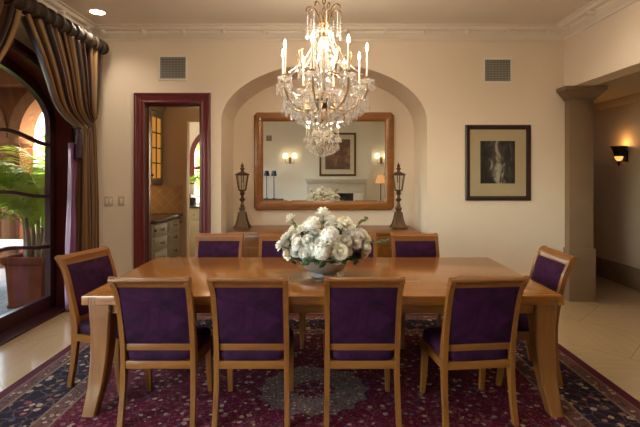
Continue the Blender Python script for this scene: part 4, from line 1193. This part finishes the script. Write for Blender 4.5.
def sconce2(x, y, label):
    r = thing('candle_sconce', label, 'wall lamp', (x, y, 1.88), 0, 'two-light candle sconces seen in the mirror')
    MB().box((-.04, 0, -.06), (.04, .02, .14), .008).build('backplate', M['brass'], r)
    for s in (-1, 1):
        MB().tube(catmull([(0, .02, 0), (s*.06, .08, -.05), (s*.13, .11, -.02), (s*.14, .11, .05)], 5), .009, 7).build('arm', M['brass'], r)
        MB().lathe([(.012, .05), (.012, .15), (0, .15)], 10, (s*.14, .11, 0)).build('candle', M['candle'], r)
        MB().lathe([(.075, .12), (.05, .25), (.045, .25), (.07, .12)], 16, (s*.14, .11, 0)).build('shade', M['sconceglow'], r)
sconce2(-.99, YR, 'two-light wall sconce left of the fireplace, seen in the mirror')
sconce2(1.84, YR, 'two-light wall sconce right of the fireplace, seen in the mirror')
tb2 = thing('console_table', 'small dark console table against the opposite wall, seen in the mirror', 'table', (-1.6, YR+.25, 0))
MB().box((-.42, -.2, .70), (.42, .2, .74), .006).build('top', M['framewood'], tb2)
for sx in (-1, 1):
    for sy in (-1, 1): MB().box((sx*.38-.02, sy*.16-.02, 0), (sx*.38+.02, sy*.16+.02, .70), .004).build('leg', M['framewood'], tb2)
def lamp(x, y, z, hgt, shade, label, group, nm='table_lamp'):
    r = thing(nm, label, 'lamp', (x, y, z), 0, group)
    MB().lathe([(0, 0), (.07, 0), (.075, .012), (.02, .03), (0, .03)], 18).build('base', M['black'], r)
    MB().tube([(0, 0, .02), (0, 0, hgt-.1)], .011, 8).build('pole', M['black'], r)
    MB().lathe([(.095, hgt-.16), (.06, hgt), (.055, hgt), (.09, hgt-.16)], 20).build('lamp_shade', shade, r)
lamp(-1.69, YR+.25, .74, .86, M['black'], 'slim black lamp on the console, left one of the pair in the mirror', 'slim black lamps seen in the mirror')
lamp(-1.47, YR+.25, .74, .86, M['black'], 'slim black lamp on the console, right one of the pair in the mirror', 'slim black lamps seen in the mirror')
r = thing('floor_lamp', 'floor lamp with amber pleated shade right of the fireplace, seen in the mirror', 'lamp', (1.78, YR+.35, 0))
MB().lathe([(0, 0), (.14, 0), (.14, .02), (.03, .04), (0, .04)], 20).build('base', M['iron'], r)
MB().tube([(0, 0, .03), (0, 0, 1.42)], .014, 8).build('pole', M['iron'], r)
MB().lathe([(.18, 1.22), (.09, 1.48), (.085, 1.48), (.175, 1.22)], 20).build('lamp_shade', M['shade_o'], r)

# ------------------------------------------------------------------ outside, left
struct(MB().box((-14, -4, -.16), (-3.15, 8.2, -.05)).build('floor_terrace', M['paver']))
struct(MB().box((-22, 8.2, -.2), (-3.3, 24, -.06)).build('floor_garden', M['stone_green']))
AY = 7.45
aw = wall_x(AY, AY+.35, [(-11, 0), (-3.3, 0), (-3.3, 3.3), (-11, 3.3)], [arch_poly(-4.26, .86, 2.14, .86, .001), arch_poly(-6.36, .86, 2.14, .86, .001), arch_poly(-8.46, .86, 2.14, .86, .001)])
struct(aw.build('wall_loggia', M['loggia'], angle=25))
for c in (-4.26, -6.36, -8.46):
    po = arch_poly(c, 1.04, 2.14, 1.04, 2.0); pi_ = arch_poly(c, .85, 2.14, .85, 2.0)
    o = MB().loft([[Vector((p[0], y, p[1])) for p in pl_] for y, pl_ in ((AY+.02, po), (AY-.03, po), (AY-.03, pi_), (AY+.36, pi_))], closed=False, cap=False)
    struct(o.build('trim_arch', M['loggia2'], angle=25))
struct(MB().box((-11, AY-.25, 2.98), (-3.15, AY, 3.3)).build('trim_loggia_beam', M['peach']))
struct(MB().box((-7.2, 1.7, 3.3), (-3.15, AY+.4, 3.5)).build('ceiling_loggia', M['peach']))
ow = wall_x(-7.2, -6.85, [(1.7, 0), (AY, 0), (AY, 3.3), (1.7, 3.3)], [arch_poly(3.1, .95, 2.14, .86, .001), arch_poly(5.6, .95, 2.14, .86, .001)], 'x')  # unseen arcade added to cut the daylight inside the loggia
struct(MB().box((-7.2, 1.62, -.1), (-3.16, 1.7, 3.3)).build('wall_loggia_end_blocker', M['loggia']))  # unseen wall added to keep sky light out of the loggia
struct(ow.build('wall_loggia_outer_blocker', M['loggia'], angle=25))
def column(x, label):
    r = thing('stone_column', label, 'column', (x, AY+.12, -.05), 0, 'loggia columns')
    MB().lathe([(0, 0), (.26, 0), (.26, .1), (.22, .14), (.2, .18), (.17, .22), (.165, 1.0), (.15, 1.85), (.0, 1.85)], 28).build('shaft', M['loggia2'], r)
    MB().lathe([(.15, 1.85), (.175, 1.87), (.175, 1.90), (.16, 1.92), (.18, 1.98), (.22, 2.05), (.25, 2.08), (.25, 2.17), (0, 2.17)], 28).build('capital', M['loggia2'], r)
# openings are arches down to the floor: the piers between them are slim, each dressed with a column
column(-5.31, 'round stone column between the loggia arches beyond the window')
struct(MB().box((-9.5, 12.0, -.1), (-6.9, 12.3, 3.4)).build('wall_garden', M['creamout']))
struct(MB().box((-16, 14.5, -.1), (-3.3, 14.8, 2.4)).build('wall_garden_far', M['creamout']))

def palm():
    px, py = -3.47, 5.32
    pot = thing('terracotta_pot', 'square terracotta planter outside the arched window', 'planter', (px, py, -.05))
    mb = MB(); h = .60
    rings = [sq(-s, s, -s, s, z) for s, z in ((.195, 0), (.2, .03), (.188, .05), (.212, .50), (.235, .52), (.245, .545), (.245, .60), (.205, .60), (.20, .53), (.0005, .53))]
    mb.loft(rings); mb.build('pot', M['terra'], pot, angle=25)
    mb = MB(); mb.ball((-.205, -.02, .28), .045, 2, (.3, 1, 1)); mb.build('medallion', M['terra'], pot)
    MB().box((-.2, -.2, .53), (.2, .2, .555)).build('soil', M['soil'], pot)
    pm = thing('potted_palm', 'leafy green palm growing in the terracotta planter outside', 'palm', (px, py, .50))
    rd = random.Random(3)
    def CL(v):
        m = -3.34-px
        return v if v.x < m else Vector((m-(v.x-m)*.3, v.y, v.z))
    for k in range(6):
        a = 2*PI*k/6+.3; r0 = .085
        b = Vector((r0*math.cos(a), r0*math.sin(a), 0)); t = b*1.5+Vector((0, 0, .46+.10*rd.random()))
        MB().tube([b, (b+t)/2+Vector((.01, 0, 0)), t], [.034, .028, .018], 8).build('trunk', M['trunk'], pm)
    for k in range(46):
        a = 2*PI*k/46*7.0+rd.uniform(-.2, .2)
        L = rd.uniform(1.0, 1.75); el = rd.uniform(.8, 1.45)
        dh = Vector((math.cos(a), math.sin(a), 0))
        if dh.x > .2: L *= .6; el = rd.uniform(1.15, 1.45)
        b = dh*.09+Vector((0, 0, .36+.1*rd.random())); 
        def rach(t): return CL(b+dh*(L*math.cos(el)*t+.22*L*t*t)+Vector((0, 0, L*math.sin(el)*t*1.05-.42*L*t*t)))
        mb = MB(); mb.tube([rach(q/8) for q in range(9)], [.008-.0007*q for q in range(9)], 5)
        nl = 20
        for q in range(nl):
            t = .18+.8*q/nl; p = rach(t); tg = (rach(t+.02)-rach(t-.02)).normalized()
            sd = tg.cross(Vector((0, 0, 1))).normalized()
            for s in (-1, 1):
                e = (sd*s+tg*.75+Vector((0, 0, rd.uniform(-.35, .25)))).normalized(); l = (.26*math.sin(PI*min(.95, .22+.75*(1-t)))+.06)*rd.uniform(.85, 1.15)
                w = tg*.013
                def fn(u, v): return CL(p+e*l*v+Vector((0, 0, -.35*l*v*v))+w*(u-.5)*2*(math.sin(PI*min(1, .12+.88*v))**.7))
                mb.grid(fn, 1, 3)
        mb.build('frond', M['leaf'], pm, angle=180)
palm()
def bush(name, x, y, h, r, n, label, mat, seed, lw=.09, cat='shrub'):
    rr = random.Random(seed); o = thing(name, label, cat, (x, y, -.06), 0, 'garden greenery beyond the loggia')
    for k in range(4):
        t = Vector((rr.uniform(-.5, .5)*r, rr.uniform(-.5, .5)*r, h*.55)); MB().tube([(0, 0, 0), t*.5+Vector((.03, 0, 0)), t], [.03, .02, .012], 6).build('stem', M['trunk'], o)
    mb = MB()
    for k in range(n):
        d = Vector((rr.gauss(0, 1), rr.gauss(0, 1), rr.gauss(0, 1))).normalized(); q = rr.uniform(.45, 1)
        p = Vector((d.x*r*q, d.y*r*q, h*.55+d.z*h*.45*q)); e = (d+Vector((rr.uniform(-1, 1), rr.uniform(-1, 1), rr.uniform(-.8, .6)))).normalized(); s = e.orthogonal().normalized()
        s = (s*math.cos(rr.uniform(0, 6))+e.cross(s)*math.sin(rr.uniform(0, 6))).normalized(); l = lw*rr.uniform(1.5, 3.2); w = lw*.55
        mb.grid(lambda u, v: p+e*l*v+Vector((0, 0, -.3*l*v*v))+s*(u-.5)*2*w*math.sin(PI*min(1, .08+.92*v)), 1, 3)
    mb.build('foliage', mat, o, angle=180)
bush('garden_shrub', -4.75, 9.3, 3.2, .9, 1500, 'tall light green shrub behind the right loggia arch', M['leaf2'], 1)
bush('garden_shrub', -6.3, 11.0, 2.6, .9, 1100, 'leafy green shrub behind the stone column', M['leaf2'], 2)
bush('garden_shrub', -4.2, 11.8, 3.8, 1.2, 1300, 'tallest light green shrub, beyond the arch at the window edge', M['leaf2'], 5)
bush('garden_shrub', -7.4, 9.4, 1.15, .9, 900, 'low green shrub under the left loggia arch', M['leaf2'], 6, .07)
bush('garden_shrub', -5.9, 8.6, .9, .6, 600, 'small green shrub beside the loggia column base', M['leaf2'], 8, .06)
ot = thing('patio_table', 'small outdoor table with pale top beside the terracotta planter', 'table', (-4.45, 6.15, -.05))
MB().box((-.45, -.35, .575), (.45, .35, .60), .006).build('top', plain('pale_patio_top', (.5, .53, .56), .3), ot)
for sx in (-1, 1):
    for sy in (-1, 1): MB().box((sx*.41-.015, sy*.31-.015, 0), (sx*.41+.015, sy*.31+.015, .575)).build('leg', M['iron'], ot)

# ------------------------------------------------------------------ light, world, camera
w = bpy.data.worlds.new('sky'); SC.world = w; w.use_nodes = True
nt = w.node_tree; bg = nt.nodes['Background']
sky = nt.nodes.new('ShaderNodeTexSky'); sky.sky_type = 'NISHITA'; sky.sun_disc = False; sky.sun_elevation = math.radians(50); sky.sun_rotation = math.radians(40); sky.air_density = 1.0; sky.dust_density = 2.5; sky.ozone_density = .8
mxs = nt.nodes.new('ShaderNodeMix'); mxs.data_type = 'RGBA'; mxs.blend_type = 'MULTIPLY'; mxs.inputs[0].default_value = 1; mxs.inputs[7].default_value = (1, .86, .70, 1)
nt.links.new(sky.outputs[0], mxs.inputs[6]); nt.links.new(mxs.outputs[2], bg.inputs[0]); bg.inputs[1].default_value = 5.0
sun = bpy.data.lights.new('sun', 'SUN'); sun.energy = 9; sun.angle = math.radians(2); sun.color = (1, .93, .82)
so = bpy.data.objects.new('sun', sun); COL.objects.link(so)
so.rotation_euler = Vector((-.25, .62, -.9)).normalized().to_track_quat('-Z', 'Y').to_euler()
cam = bpy.data.cameras.new('camera'); co = bpy.data.objects.new('camera', cam); COL.objects.link(co)
co.location = (0, 0, H); co.rotation_euler = (PI/2, 0, 0)
cam.sensor_width = 36; cam.lens = F*36/640; cam.shift_x = -(CX-320)/640; cam.shift_y = -(213.5-CY)/640
cam.clip_start = .05
SC.camera = co
SC.view_settings.view_transform = 'Standard'; SC.view_settings.look = 'None'; SC.view_settings.exposure = 0.8; SC.view_settings.gamma = 1
SC.view_settings.use_curve_mapping = False
SC.cycles.use_denoising = True
SC.cycles.max_bounces = 10; SC.cycles.diffuse_bounces = 5; SC.cycles.glossy_bounces = 5; SC.cycles.transparent_max_bounces = 24
SC.cycles.sample_clamp_indirect = 4; SC.cycles.caustics_refractive = False; SC.cycles.caustics_reflective = False
